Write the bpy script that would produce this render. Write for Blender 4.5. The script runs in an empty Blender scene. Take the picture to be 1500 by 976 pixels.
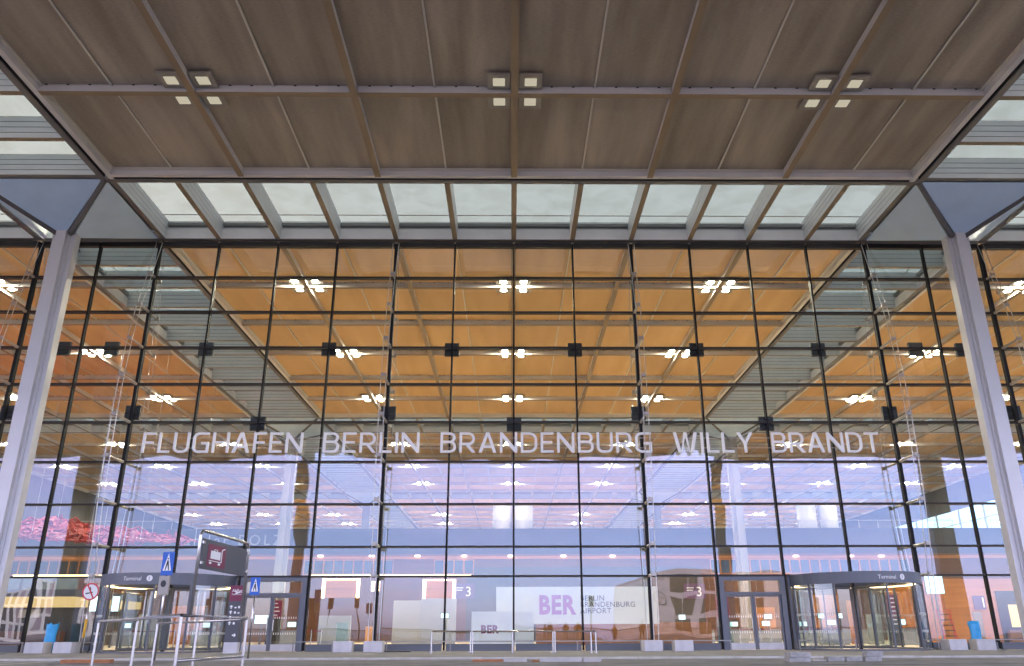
import bpy, math, random
from mathutils import Vector, Matrix
random.seed(7)
sc = bpy.context.scene
COL = sc.collection
R = math.radians

# ------------------------------------------------------------------ camera
F, PITCH, YAW, ROLL, CX = 1181.0, 0.3574, -0.013, 0.0032, 763.7
CAM = Vector((-0.113, 0.04, 0.80))
def ray(xr, ur, d):
    c, s = math.cos(ROLL), math.sin(ROLL)
    x, u = c * xr + s * ur, -s * xr + c * ur
    y = d * math.cos(PITCH) - u * math.sin(PITCH)
    z = d * math.sin(PITCH) + u * math.cos(PITCH)
    c, s = math.cos(YAW), math.sin(YAW)
    return Vector((c * x - s * y, s * x + c * y, z))
def at(px, py, Y):
    v = ray((px - CX) / F, (488 - py) / F, 1.0)
    return CAM + v * ((Y - CAM.y) / v.y)
def atz(px, py, Z):
    v = ray((px - CX) / F, (488 - py) / F, 1.0)
    return CAM + v * ((Z - CAM.z) / v.z)
cam = bpy.data.objects.new('camera', bpy.data.cameras.new('camera'))
COL.objects.link(cam)
r_, u_, f_ = ray(1, 0, 0), ray(0, 1, 0), ray(0, 0, 1)
m = Matrix((r_, u_, -f_)).transposed().to_4x4()
m.translation = CAM
cam.matrix_world = m
cam.data.sensor_width = 36
cam.data.lens = F / 1500 * 36
cam.data.shift_x = -(CX - 750) / 1500
cam.data.clip_end = 6000
sc.camera = cam

# ------------------------------------------------------------------ materials
def newmat(name):
    m = bpy.data.materials.new(name); m.use_nodes = True
    nt = m.node_tree; nt.nodes.clear()
    return m, nt, nt.nodes.new('ShaderNodeOutputMaterial')
def lk(nt, a, b): nt.links.new(a, b)
def pbr(name, col, rough=.5, metal=0, var=0.0, scale=3.0, bump=0.0, bscale=40, col2=None, detail=6, spec=.5, stretch=None):
    m, nt, out = newmat(name)
    p = nt.nodes.new('ShaderNodeBsdfPrincipled')
    p.inputs['Base Color'].default_value = (*col, 1)
    p.inputs['Roughness'].default_value = rough
    p.inputs['Metallic'].default_value = metal
    p.inputs['Specular IOR Level'].default_value = spec
    lk(nt, p.outputs[0], out.inputs[0])
    if var or bump:
        tc = nt.nodes.new('ShaderNodeTexCoord')
        src = tc.outputs['Object']
        if stretch:
            mp = nt.nodes.new('ShaderNodeMapping'); mp.inputs['Scale'].default_value = stretch
            lk(nt, src, mp.inputs[0]); src = mp.outputs[0]
        if var:
            n = nt.nodes.new('ShaderNodeTexNoise'); n.inputs['Scale'].default_value = scale; n.inputs['Detail'].default_value = detail
            lk(nt, src, n.inputs['Vector'])
            cr = nt.nodes.new('ShaderNodeValToRGB')
            c2 = col2 or tuple(min(1, c * (1 + var)) for c in col)
            c1 = tuple(c * (1 - var) for c in col)
            cr.color_ramp.elements[0].position = .3; cr.color_ramp.elements[1].position = .7
            cr.color_ramp.elements[0].color = (*c1, 1); cr.color_ramp.elements[1].color = (*c2, 1)
            lk(nt, n.outputs[0], cr.inputs[0]); lk(nt, cr.outputs[0], p.inputs['Base Color'])
        if bump:
            n2 = nt.nodes.new('ShaderNodeTexNoise'); n2.inputs['Scale'].default_value = bscale; n2.inputs['Detail'].default_value = 4
            lk(nt, src, n2.inputs['Vector'])
            b = nt.nodes.new('ShaderNodeBump'); b.inputs['Strength'].default_value = bump; b.inputs['Distance'].default_value = .02
            lk(nt, n2.outputs[0], b.inputs['Height']); lk(nt, b.outputs[0], p.inputs['Normal'])
    return m
def emit(name, col, s):
    m, nt, out = newmat(name)
    e = nt.nodes.new('ShaderNodeEmission'); e.inputs[0].default_value = (*col, 1); e.inputs[1].default_value = s
    lk(nt, e.outputs[0], out.inputs[0]); return m
def glass(name, tint=(.86, .9, .89), f0=.11, wave=0.0, wscale=.35, rough=0.0, coat=(1, 1, 1)):
    """pane glass: see-through with a Schlick mirror on each face"""
    m, nt, out = newmat(name)
    lw = nt.nodes.new('ShaderNodeLayerWeight'); lw.inputs[0].default_value = .5
    pw = nt.nodes.new('ShaderNodeMath'); pw.operation = 'POWER'; pw.inputs[1].default_value = 5
    lk(nt, lw.outputs['Facing'], pw.inputs[0])
    ma = nt.nodes.new('ShaderNodeMath'); ma.operation = 'MULTIPLY_ADD'; ma.inputs[1].default_value = 1 - f0; ma.inputs[2].default_value = f0
    lk(nt, pw.outputs[0], ma.inputs[0])
    t = nt.nodes.new('ShaderNodeBsdfTransparent'); t.inputs[0].default_value = (*tint, 1)
    g = nt.nodes.new('ShaderNodeBsdfGlossy'); g.inputs['Roughness'].default_value = rough; g.inputs[0].default_value = (*coat, 1)
    mx = nt.nodes.new('ShaderNodeMixShader')
    lk(nt, ma.outputs[0], mx.inputs[0]); lk(nt, t.outputs[0], mx.inputs[1]); lk(nt, g.outputs[0], mx.inputs[2])
    lk(nt, mx.outputs[0], out.inputs[0])
    if wave:
        tc = nt.nodes.new('ShaderNodeTexCoord')
        n = nt.nodes.new('ShaderNodeTexNoise'); n.inputs['Scale'].default_value = wscale; n.inputs['Detail'].default_value = 1
        oi = nt.nodes.new('ShaderNodeObjectInfo')
        vm = nt.nodes.new('ShaderNodeVectorMath'); vm.operation = 'MULTIPLY_ADD'
        cb = nt.nodes.new('ShaderNodeCombineXYZ')
        for k in range(3): lk(nt, oi.outputs['Random'], cb.inputs[k])
        vm.inputs[1].default_value = (37, 91, 53)
        lk(nt, cb.outputs[0], vm.inputs[0]); lk(nt, tc.outputs['Object'], vm.inputs[2])
        lk(nt, vm.outputs[0], n.inputs['Vector'])
        b = nt.nodes.new('ShaderNodeBump'); b.inputs['Strength'].default_value = 1; b.inputs['Distance'].default_value = wave
        lk(nt, n.outputs[0], b.inputs['Height']); lk(nt, b.outputs[0], g.inputs['Normal'])
    return m
def mesh_panel(name, c1, c2):
    """woven metal ceiling panel: fine weave, soft broad streaks and a few stains"""
    m, nt, out = newmat(name)
    p = nt.nodes.new('ShaderNodeBsdfPrincipled'); p.inputs['Roughness'].default_value = .55; p.inputs['Specular IOR Level'].default_value = .3
    tc = nt.nodes.new('ShaderNodeTexCoord')
    geo = nt.nodes.new('ShaderNodeNewGeometry')
    n = nt.nodes.new('ShaderNodeTexNoise'); n.inputs['Scale'].default_value = 1.0; n.inputs['Detail'].default_value = 5
    mp = nt.nodes.new('ShaderNodeMapping'); mp.inputs['Scale'].default_value = (1.1, .12, 1)
    lk(nt, geo.outputs['Position'], mp.inputs[0]); lk(nt, mp.outputs[0], n.inputs['Vector'])
    n2 = nt.nodes.new('ShaderNodeTexNoise'); n2.inputs['Scale'].default_value = 22; n2.inputs['Detail'].default_value = 3
    mp2 = nt.nodes.new('ShaderNodeMapping'); mp2.inputs['Scale'].default_value = (.3, 2.6, 1)
    lk(nt, geo.outputs['Position'], mp2.inputs[0]); lk(nt, mp2.outputs[0], n2.inputs['Vector'])
    a = nt.nodes.new('ShaderNodeMath'); a.operation = 'MULTIPLY_ADD'; a.inputs[1].default_value = .5
    lk(nt, n2.outputs[0], a.inputs[0]); lk(nt, n.outputs[0], a.inputs[2])
    cr = nt.nodes.new('ShaderNodeValToRGB')
    cr.color_ramp.elements[0].position = .52; cr.color_ramp.elements[1].position = 1.0
    cr.color_ramp.elements[0].color = (*c1, 1); cr.color_ramp.elements[1].color = (*c2, 1)
    lk(nt, a.outputs[0], cr.inputs[0]); 
    oi = nt.nodes.new('ShaderNodeObjectInfo')
    mr = nt.nodes.new('ShaderNodeMapRange'); mr.inputs['To Min'].default_value = .9; mr.inputs['To Max'].default_value = 1.08
    lk(nt, oi.outputs['Random'], mr.inputs['Value'])
    mul = nt.nodes.new('ShaderNodeMix'); mul.data_type = 'RGBA'; mul.blend_type = 'MULTIPLY'; mul.inputs[0].default_value = 1
    lk(nt, cr.outputs[0], mul.inputs[6]); lk(nt, mr.outputs[0], mul.inputs[7])
    lk(nt, mul.outputs[2], p.inputs['Base Color'])
    lk(nt, p.outputs[0], out.inputs[0])
    return m
def milky(name):
    m, nt, out = newmat(name)
    tc = nt.nodes.new('ShaderNodeNewGeometry')
    n = nt.nodes.new('ShaderNodeTexNoise'); n.inputs['Scale'].default_value = .7; n.inputs['Detail'].default_value = 7; n.inputs['Distortion'].default_value = .6
    lk(nt, tc.outputs['Position'], n.inputs['Vector'])
    cr = nt.nodes.new('ShaderNodeValToRGB')
    cr.color_ramp.elements[0].position = .35; cr.color_ramp.elements[0].color = (.112, .133, .122, 1)
    cr.color_ramp.elements[1].position = .62; cr.color_ramp.elements[1].color = (.130, .157, .148, 1)
    lk(nt, n.outputs[0], cr.inputs[0])
    tl = nt.nodes.new('ShaderNodeBsdfTranslucent')
    t = nt.nodes.new('ShaderNodeBsdfTransparent'); t.inputs[0].default_value = (.5, .55, .52, 1)
    lk(nt, cr.outputs[0], tl.inputs[0])
    mx = nt.nodes.new('ShaderNodeMixShader'); mx.inputs[0].default_value = .985
    lk(nt, t.outputs[0], mx.inputs[1]); lk(nt, tl.outputs[0], mx.inputs[2]); lk(nt, mx.outputs[0], out.inputs[0])
    return m

M = dict(
    beam=pbr('beam_grey_paint', (.70, .68, .70), .45, var=.06, scale=.8),
    flange=pbr('beam_bronze_flange', (.30, .22, .15), .5, var=.08, scale=.8),
    edgeshade=pbr('edge_underside_shade', (.19, .175, .175), .5),  # shade under the edge beams, put into a dark plate colour
    batten=pbr('batten_pale', (.70, .66, .61), .5),
    board=pbr('board_grey', (.66, .67, .69), .4, var=.06, scale=.7),
    gap=pbr('shadow_gap_dark', (.03, .03, .035), .7),
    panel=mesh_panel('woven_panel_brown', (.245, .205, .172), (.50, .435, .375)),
    hallpanel=mesh_panel('woven_panel_warmlit', (.60, .375, .175), (.74, .475, .24)),  # same weave as the canopy, warm lamplight put into the colour
    deck=pbr('roof_deck', (.25, .25, .25), .9),
    milky=milky('milky_skylight_glass'),
    glass=glass('facade_glass', f0=.068, coat=(.72, .77, 1), wave=.015),
    doorglass=glass('door_glass', tint=(.9, .93, .92), f0=.075, coat=(.85, .9, 1)),
    cap=pbr('capital_blue_grey_metal', (.50, .66, .95), .36, .1, var=.1, scale=.5),
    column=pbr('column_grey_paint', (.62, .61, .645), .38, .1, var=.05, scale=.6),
    hallcolumn=pbr('column_paint_dimmed', (.27, .255, .25), .4, .1, var=.06, scale=.6),  # column paint darkened, the dimmer light indoors is in the colour
    rib=pbr('rib_dark', (.10, .095, .10), .5),
    mull=pbr('mullion_dark', (.012, .012, .015), .55, spec=.15),
    transom=pbr('transom_dark_bronze', (.03, .026, .027), .5, spec=.3),
    galv=pbr('galvanised_rail', (.26, .25, .25), .5, .3),
    steel=pbr('brushed_steel', (.50, .485, .48), .26, .9, var=.08, scale=12, stretch=(1, 1, .1)),
    strut=pbr('strut_grey', (.36, .34, .33), .4, .4),
    cable=pbr('cable_steel', (.48, .48, .48), .35, .7),
    letter=pbr('letter_white', (.93, .92, .94), .5),
    black=pbr('box_black', (.02, .022, .026), .5),
    asphalt=pbr('asphalt', (.19, .185, .185), .9, var=.28, scale=.9, bump=.5, bscale=60, detail=10),
    paving=pbr('pavement_grey', (.24, .232, .23), .85, var=.2, scale=.7, bump=.3, bscale=30),
    kerb=pbr('kerb_pale', (.46, .44, .42), .8, var=.15, scale=3),
    floor=pbr('hall_floor_stone', (.52, .43, .30), .3, var=.1, scale=.5),
    conc=pbr('concrete_white', (.56, .545, .56), .75, var=.10, scale=2.5, bump=.2, bscale=25),
    slab=pbr('stone_slab_grey', (.34, .33, .32), .85, var=.3, scale=5, bump=.4, bscale=30),
    plank=pbr('plank_orange_wood', (.36, .15, .06), .8, var=.4, scale=4, stretch=(1, 8, 8)),
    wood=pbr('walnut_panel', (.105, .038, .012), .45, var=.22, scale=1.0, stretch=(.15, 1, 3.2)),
    woodlit=pbr('walnut_lit', (.40, .145, .03), .45, var=.22, scale=1.0, stretch=(.15, 1, 3.2)),  # same walnut, lamplight put into a brighter colour
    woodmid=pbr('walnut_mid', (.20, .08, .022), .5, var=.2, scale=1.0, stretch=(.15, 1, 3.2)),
    wooddark=pbr('walnut_dark', (.16, .07, .03), .5),
    wallgrey=pbr('wall_grey', (.055, .055, .06), .7, var=.06, scale=.3),
    wallpale=pbr('wall_pale', (.33, .325, .32), .7),
    partition=pbr('partition_board', (.30, .31, .33), .6, var=.05, scale=1),
    dark=pbr('dark_recess', (.025, .024, .024), .6),
    frame=pbr('door_frame_slate', (.105, .115, .145), .4),
    maroon=pbr('sign_maroon', (.17, .014, .055), .5),
    signgrey=pbr('sign_slate', (.065, .068, .085), .5),
    blue=pbr('sign_blue', (.008, .10, .48), .45),
    white=pbr('paint_white', (.80, .80, .80), .5),
    red=pbr('sign_red', (.55, .02, .05), .5),
    yellow=pbr('band_yellow', (.75, .42, .02), .5),
    textgrey=pbr('text_grey', (.26, .26, .27), .6),
    bag=pbr('bag_blue_plastic', (.035, .36, .72), .35, var=.15, scale=6),
    purple=pbr('print_purple', (.42, .14, .47), .6),
    banner=pbr('banner_white', (.82, .86, .86), .6),
    signpurple=pbr('sign_purple', (.10, .05, .13), .5),
    carpet=pbr('red_wire_mesh', (.28, .006, .008), .5, var=.3, scale=5),
    lamp=emit('lamp_lit', (1, .86, .66), 610),
    lampoff=emit('lamp_unlit_glow', (1, .9, .68), .2),  # lamps are off, a weak glow stands in for their pale look
    housing=pbr('lamp_housing', (.34, .31, .28), .4),
    warm=emit('warm_strip', (1, .70, .36), 5),
    screen=emit('screen_lit', (.70, .95, 1), .9),
    pinkscreen=emit('screen_pink', (1, .12, .55), 1.2),
    cyl=pbr('cylinder_white', (.36, .33, .31), .45),
    redpaint=pbr('ladder_red', (.6, .05, .03), .4),
    skin=pbr('skin', (.45, .28, .2), .55),
    coat=pbr('coat_dark', (.016, .017, .022), .8),
    coat2=pbr('coat_brown', (.035, .028, .024), .8),
    lip=pbr('lip', (.25, .08, .07), .5),
    hair=pbr('hair_dark', (.02, .014, .01), .6),
    stone=pbr('stone_pinkish', (.68, .56, .52), .8, var=.08, scale=.6),
    ribw=pbr('cladding_white', (.78, .80, .74), .6),
    shade=pbr('cladding_mauve', (.36, .29, .31), .7),
    winglass=pbr('window_dark_glass', (.03, .035, .045), .08, .0),
    winbrown=pbr('window_brown', (.14, .075, .03), .3),
    emblem=pbr('emblem_bronze', (.14, .10, .075), .5),
    clear=glass('clear_ply', tint=(.97, .98, .97), f0=.03),
    teal=glass('teal_glass', tint=(.74, .90, .87), f0=.05),
    orange=pbr('orange_board', (.75, .33, .03), .5),
)

# ------------------------------------------------------------------ mesh helpers
class MB:
    def __init__(s): s.v = []; s.f = []; s.m = []
    def box(s, x0, x1, y0, y1, z0, z1, mi=0):
        if x0 > x1: x0, x1 = x1, x0
        if y0 > y1: y0, y1 = y1, y0
        if z0 > z1: z0, z1 = z1, z0
        b = len(s.v)
        s.v += [(x0, y0, z0), (x1, y0, z0), (x1, y1, z0), (x0, y1, z0), (x0, y0, z1), (x1, y0, z1), (x1, y1, z1), (x0, y1, z1)]
        for q in ((0, 3, 2, 1), (4, 5, 6, 7), (0, 1, 5, 4), (1, 2, 6, 5), (2, 3, 7, 6), (3, 0, 4, 7)):
            s.f.append(tuple(b + i for i in q)); s.m.append(mi)
        return s
    def cbox(s, cx, cy, cz, w, d, h, mi=0): return s.box(cx - w / 2, cx + w / 2, cy - d / 2, cy + d / 2, cz - h / 2, cz + h / 2, mi)
    def tube(s, p0, p1, r, n=8, mi=0, r1=None):
        return s.path([p0, p1], r, n, mi, [r, r if r1 is None else r1])
    def path(s, pts, r, n=8, mi=0, rs=None):
        pts = [Vector(p) for p in pts]; b = len(s.v); up = None
        for k, p in enumerate(pts):
            t = (pts[min(k + 1, len(pts) - 1)] - pts[max(k - 1, 0)]).normalized()
            if up is None:
                up = t.cross(Vector((0, 0, 1)))
                if up.length < .1: up = t.cross(Vector((1, 0, 0)))
                up.normalize()
            a = (up - t * up.dot(t)).normalized(); up = a; c = t.cross(a)
            rr = rs[k] if rs else r
            for j in range(n):
                th = 2 * math.pi * j / n
                s.v.append(tuple(p + (a * math.cos(th) + c * math.sin(th)) * rr))
        for k in range(len(pts) - 1):
            for j in range(n):
                s.f.append((b + k * n + j, b + k * n + (j + 1) % n, b + (k + 1) * n + (j + 1) % n, b + (k + 1) * n + j)); s.m.append(mi)
        s.f.append(tuple(b + j for j in reversed(range(n)))); s.m.append(mi)
        e = b + (len(pts) - 1) * n
        s.f.append(tuple(e + j for j in range(n))); s.m.append(mi)
        return s
    def prism(s, poly, fn, d, mi=0):
        """polygon (2D) extruded; fn maps (u, v, depth) to 3D"""
        b = len(s.v); n = len(poly)
        s.v += [tuple(fn(u, v, 0)) for u, v in poly] + [tuple(fn(u, v, d)) for u, v in poly]
        s.f.append(tuple(b + i for i in range(n))); s.m.append(mi)
        s.f.append(tuple(b + n + i for i in reversed(range(n)))); s.m.append(mi)
        for i in range(n):
            j = (i + 1) % n
            s.f.append((b + j, b + i, b + n + i, b + n + j)); s.m.append(mi)
        return s
    def arcwall(s, cx, cy, r, th, a0, a1, z0, z1, n=16, mi=0):
        b = len(s.v)
        for k in range(n + 1):
            a = a0 + (a1 - a0) * k / n
            for rr in (r - th / 2, r + th / 2):
                for z in (z0, z1): s.v.append((cx + rr * math.cos(a), cy + rr * math.sin(a), z))
        for k in range(n):
            o = b + 4 * k; q = o + 4
            for A, B in ((0, 1), (1, 3), (3, 2), (2, 0)):
                s.f.append((o + A, o + B, q + B, q + A)); s.m.append(mi)
        for o in (b, b + 4 * n): s.f.append((o, o + 1, o + 3, o + 2)); s.m.append(mi)
        return s
    def build(s, name, mats, parent=None, loc=(0, 0, 0), rot=(0, 0, 0), smooth=False, bevel=0):
        me = bpy.data.meshes.new(name)
        me.from_pydata(s.v, [], s.f); me.update()
        if not isinstance(mats, (list, tuple)): mats = [mats]
        for q in mats: me.materials.append(M[q] if isinstance(q, str) else q)
        me.polygons.foreach_set('material_index', s.m)
        if smooth: me.polygons.foreach_set('use_smooth', [True] * len(s.f))
        o = bpy.data.objects.new(name, me); COL.objects.link(o)
        o.location = loc; o.rotation_euler = rot
        if parent: o.parent = parent
        if bevel:
            bv = o.modifiers.new('bevel', 'BEVEL'); bv.width = bevel; bv.segments = 2; bv.limit_method = 'ANGLE'
        return o
def tag(o, label=None, cat=None, group=None, kind=None):
    if label: o['label'] = label
    if cat: o['category'] = cat
    if group: o['group'] = group
    if kind: o['kind'] = kind
    return o
def thing(name, label, cat, loc=(0, 0, 0), rz=0, group=None):
    o = bpy.data.objects.new(name, None); COL.objects.link(o)
    o.location = loc; o.rotation_euler = (0, 0, rz); o.empty_display_size = .3
    return tag(o, label, cat, group)
KIDS = {}
def copy_tree(o, loc=None, label=None, parent=None):
    c = o.copy(); COL.objects.link(c)
    if parent: c.parent = parent
    if loc is not None: c.location = loc
    if label: c['label'] = label
    for ch in o.children: copy_tree(ch, parent=c)
    return c
def text_mesh(body, size, mat, parent, loc, rot, depth=.004, name='lettering', align='LEFT', spacing=1.0, bold=0):
    cu = bpy.data.curves.new(name, 'FONT'); cu.body = body; cu.size = size; cu.extrude = depth; cu.offset = bold
    cu.align_x = align; cu.space_character = spacing; cu.resolution_u = 3
    t = bpy.data.objects.new(name, cu); COL.objects.link(t)
    dg = bpy.context.evaluated_depsgraph_get()
    me = bpy.data.meshes.new_from_object(t.evaluated_get(dg))
    bpy.data.objects.remove(t); bpy.data.curves.remove(cu)
    me.name = name; me.materials.clear(); me.materials.append(M[mat])
    o = bpy.data.objects.new(name, me); COL.objects.link(o)
    o.parent = parent; o.location = loc; o.rotation_euler = rot
    return o
FRONT = (R(90), 0, 0)           # text standing upright, read from -Y
ORD = ['first', 'second', 'third', 'fourth', 'fifth', 'sixth', 'seventh', 'eighth', 'ninth', 'tenth', 'eleventh', 'twelfth']

# ------------------------------------------------------------------ setting: ground
FY, RZ, PZ, GZ = 38.75, 20.45, .10, .045
def struct(name, mb, mat): return tag(mb.build(name, mat), kind='structure')
struct('road', MB().box(-1500, 1500, -1500, 1500, -.3, GZ), 'asphalt')
struct('pavement', MB().box(-75, 75, 28.25, FY + .1, -.2, PZ), 'paving')
kb = MB()
x = -75.0
while x < 75:
    kb.box(x, x + .985, 28.0, 28.24, -.2, PZ + .004 + random.uniform(-.004, .004)); x += 1.0
struct('kerb', kb, 'kerb')
struct('floor', MB().box(-75, 75, FY + .101, 170, -.2, PZ + .01), 'floor')
pv = MB(); pv.box(-120, 120, -60, -9, -.1, GZ + .02)
struct('forecourt', pv, 'paving')
rp = MB()
for (x, y, w, d) in ((-13, 24.5, 3.2, 3.0), (6, 22.0, 14, .5), (13.5, 19.5, 5, 2), (-3, 17, 9, .35)): rp.box(x, x + w, y, y + d, GZ + .002, GZ + .006)
struct('road_patch', rp, pbr('asphalt_patch', (.14, .137, .14), .9, var=.3, scale=1.5, bump=.4, bscale=70))
cw = MB()
for k in range(6): cw.box(-19.5 + k * 1.0, -19.0 + k * 1.0, 22.0, 27.4, GZ + .004, GZ + .009)
struct('crossing_stripe', cw, pbr('worn_white_paint', (.30, .29, .28), .8, var=.3, scale=3))

# ------------------------------------------------------------------ roof
def make_bay(label, hall):
    """one 37.5 m coffered bay, origin at its centre, z=0 at the beam undersides"""
    t = thing('ceiling_bay', label, 'ceiling')
    pm = 'hallpanel' if hall else 'panel'
    protos = {}
    for j in range(6):
        for i in range(12):
            x0, y0 = -18.75 + i * 3.125, -18.75 + j * 6.25
            if not protos: 
                protos[0] = MB().box(.05, 3.075, .13, 6.12, .36, .40).build('ceiling_panel', pm, t, (x0, y0, 0))
            else:
                c = protos[0].copy(); COL.objects.link(c); c.location = (x0, y0, 0)
    for k in range(1, 6):
        q = -18.75 + k * 6.25
        b = MB().box(q - .11, q + .11, -18.5, 18.5, .012, .52).box(q - .14, q + .14, -18.5, 18.5, 0, .012, 1)
        b.build('long_beam', ['beam', 'flange'], t)
        b = MB()
        for a in range(6):
            xa = -18.75 + a * 6.25
            b.box(xa + .14, xa + 6.11, q - .09, q + .09, .03, .5).box(xa + .14, xa + 6.11, q - .13, q + .13, .016, .03, 1)
            for h in range(7): b.cbox(xa + .6 + h * .84, q - .1, .36, .09, .06, .05, 2)
        b.build('cross_beam', ['beam', 'flange', 'gap'], t)
    for i in range(6):
        q = -18.75 + 3.125 + i * 6.25
        MB().box(q - .035, q + .035, -18.4, 18.4, .30, .358).build('batten', 'batten', t)
    for s in (-1, 1):
        # paired edge beams with a dark channel between them, pale trim inside
        b = MB()
        for q, w in ((18.50, .11), (18.93, .11)):
            b.box(s * q - w, s * q + w, -19.04, 19.04, .012, .62)
        b.box(s * 18.62, s * 18.82, -18.6, 18.6, .22, .3, 1).box(s * 18.79, s * 19.05, -19.06, 19.06, -.012, .009, 2)
        b.build('edge_beam', ['beam', 'gap', 'edgeshade'], t)
        b = MB()
        for q, w in ((18.50, .11), (18.93, .11)):
            b.box(-18.38, 18.38, s * q - w, s * q + w, .012 + .003, .61)
        b.box(-18.38, 18.38, s * 18.62, s * 18.82, .22, .3, 1).box(-18.78, 18.78, s * 18.79, s * 19.05, -.010, .011, 2)
        b.build('edge_beam', ['beam', 'gap', 'edgeshade'], t)
        MB().box(s * 18.28, s * 18.37, -18.3, 18.3, .27, .357).build('edge_trim', 'batten', t)
        MB().box(-18.27, 18.27, s * 18.28, s * 18.37, .272, .356).build('edge_trim', 'batten', t)
    MB().box(-19.05, 19.05, -19.05, 19.05, .80, .98).build('roof_deck', 'deck', t)
    return t
LABB = {}
def bays():
    ox = (-43.75, 0, 43.75)
    side = {-43.75: 'left of the left skylight', 0: 'in the middle', 43.75: 'right of the right skylight'}
    o0 = h0 = None
    for cx in ox:
        lab = ('brown mesh canopy ceiling over the forecourt, ' + side[cx])
        if o0 is None: o0 = make_bay(lab, False); o = o0
        else: o = copy_tree(o0, label=lab)
        o.location = (cx, 13.75, RZ); o['group'] = 'ceiling bays of the canopy'
    rows = ((57.5, 'behind the glass front'), (101.25, 'deeper in the hall'), (145, 'at the far end of the hall'))
    for cy, w in rows:
        for cx in ox:
            lab = 'ochre lit hall ceiling %s, %s' % (w, side[cx])
            if h0 is None: h0 = make_bay(lab, True); o = h0
            else: o = copy_tree(h0, label=lab)
            o.location = (cx, cy, RZ); o['group'] = 'ochre ceiling bays of the hall'
    # overhang beyond the outer strip: half-deep bay behind the photographer
    for cx in ox:
        t = thing('canopy_edge', 'brown canopy edge ceiling behind the photographer, ' + side[cx], 'ceiling', (cx, -14.4, RZ), group='outer canopy edge')
        for i in range(12): MB().box(-18.7 + i * 3.125, -15.63 + i * 3.125, -3.0, 3.0, .36, .4).build('ceiling_panel', 'panel', t)
        for k in range(7): MB().box(-18.86 + k * 6.25, -18.64 + k * 6.25, -3.05, 3.05, 0, .52).build('long_beam', 'beam', t)
        MB().box(-19, 19, -3.3, -3.06, 0, 1.3).build('fascia', 'beam', t)
        MB().box(-19, 19, -3.3, 3.1, 1.31, 1.5).build('roof_deck', 'deck', t)
bays()
# skylight strips
def fin(L):
    b = MB()
    b.box(-.125, .125, -L, L, 0, .012, 1)
    b.box(-.105, .105, -L, L, .012, 1.10, 2)
    for k in range(4): b.box(-.128, .128, -L, L, .014 + k * .272, .014 + k * .272 + .240, 0)
    return b
def make_strip(label):
    """6.25 m wide skylight, 37.5 m long in X, origin at centre"""
    t = thing('skylight_strip', label, 'skylight', group='skylight strips of the roof')
    for k in range(1, 12): fin(3.0).build('fin', ['board', 'flange', 'gap'], t, (-18.75 + 3.125 * k, 0, .01))
    for s in (-1, 1):
        b = MB().box(-18.6, 18.6, s * 3.09, s * 3.125, .02, 1.12, 1)
        for k in range(4): b.box(-18.6, 18.6, s * 3.05, s * 3.11, .03 + k * .27, .03 + k * .27 + .238, 0)
        b.build('side_boarding', ['board', 'gap'], t)
        b = fin(2.98); b.build('end_fin', ['board', 'edgeshade', 'gap'], t, (s * 18.55, 0, .013))
    for k in range(12):
        b = MB().box(-18.75 + 3.125 * k + .06, -18.75 + 3.125 * (k + 1) - .06, -3.12, 3.12, 1.125, 1.145)
        b.m = [0, 1, 1, 1, 1, 1]      # frosted lower ply, clear upper ply
        b.build('skylight_pane', ['milky', 'clear'], t)
    MB().box(-18.5, 18.5, 2.20, 2.26, 1.09, 1.121).box(-18.5, 18.5, -2.26, -2.20, 1.09, 1.121).build('glazing_bar', 'batten', t)
    b = MB()
    for k in range(12):
        for q in (-3.03, 2.97): b.box(-18.75 + 3.125 * k + .14, -18.75 + 3.125 * (k + 1) - .14, q + .02, q + .045, 1.105, 1.122)
    b.build('rubber_seal', 'gap', t)
    return t
s0 = None
sx = {-43.75: 'left', 0: 'middle', 43.75: 'right'}
for cy, w in ((35.625, 'along the top of the glass front outside'), (79.375, 'across the hall behind the first ceiling bay'), (123.125, 'across the hall behind the second ceiling bay'), (-8.125, 'behind the photographer over the rear columns')):
    for cx in (-43.75, 0, 43.75):
        lab = 'milky skylight with fins %s, %s length' % (w, sx[cx])
        if s0 is None: s0 = make_strip(lab); o = s0
        else: o = copy_tree(s0, label=lab)
        o.location = (cx, cy, RZ)
for cy, w in ((13.75, 'under the open sky outside'), (57.5, 'inside behind the glass front'), (101.25, 'in the middle of the hall'), (145, 'at the far end')):
    for cx in (-21.875, 21.875):
        o = copy_tree(s0, (cx, cy, RZ), 'milky skylight running away from the viewer %s, on the %s' % (w, 'left' if cx < 0 else 'right'))
        o.rotation_euler = (0, 0, R(90))

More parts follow.
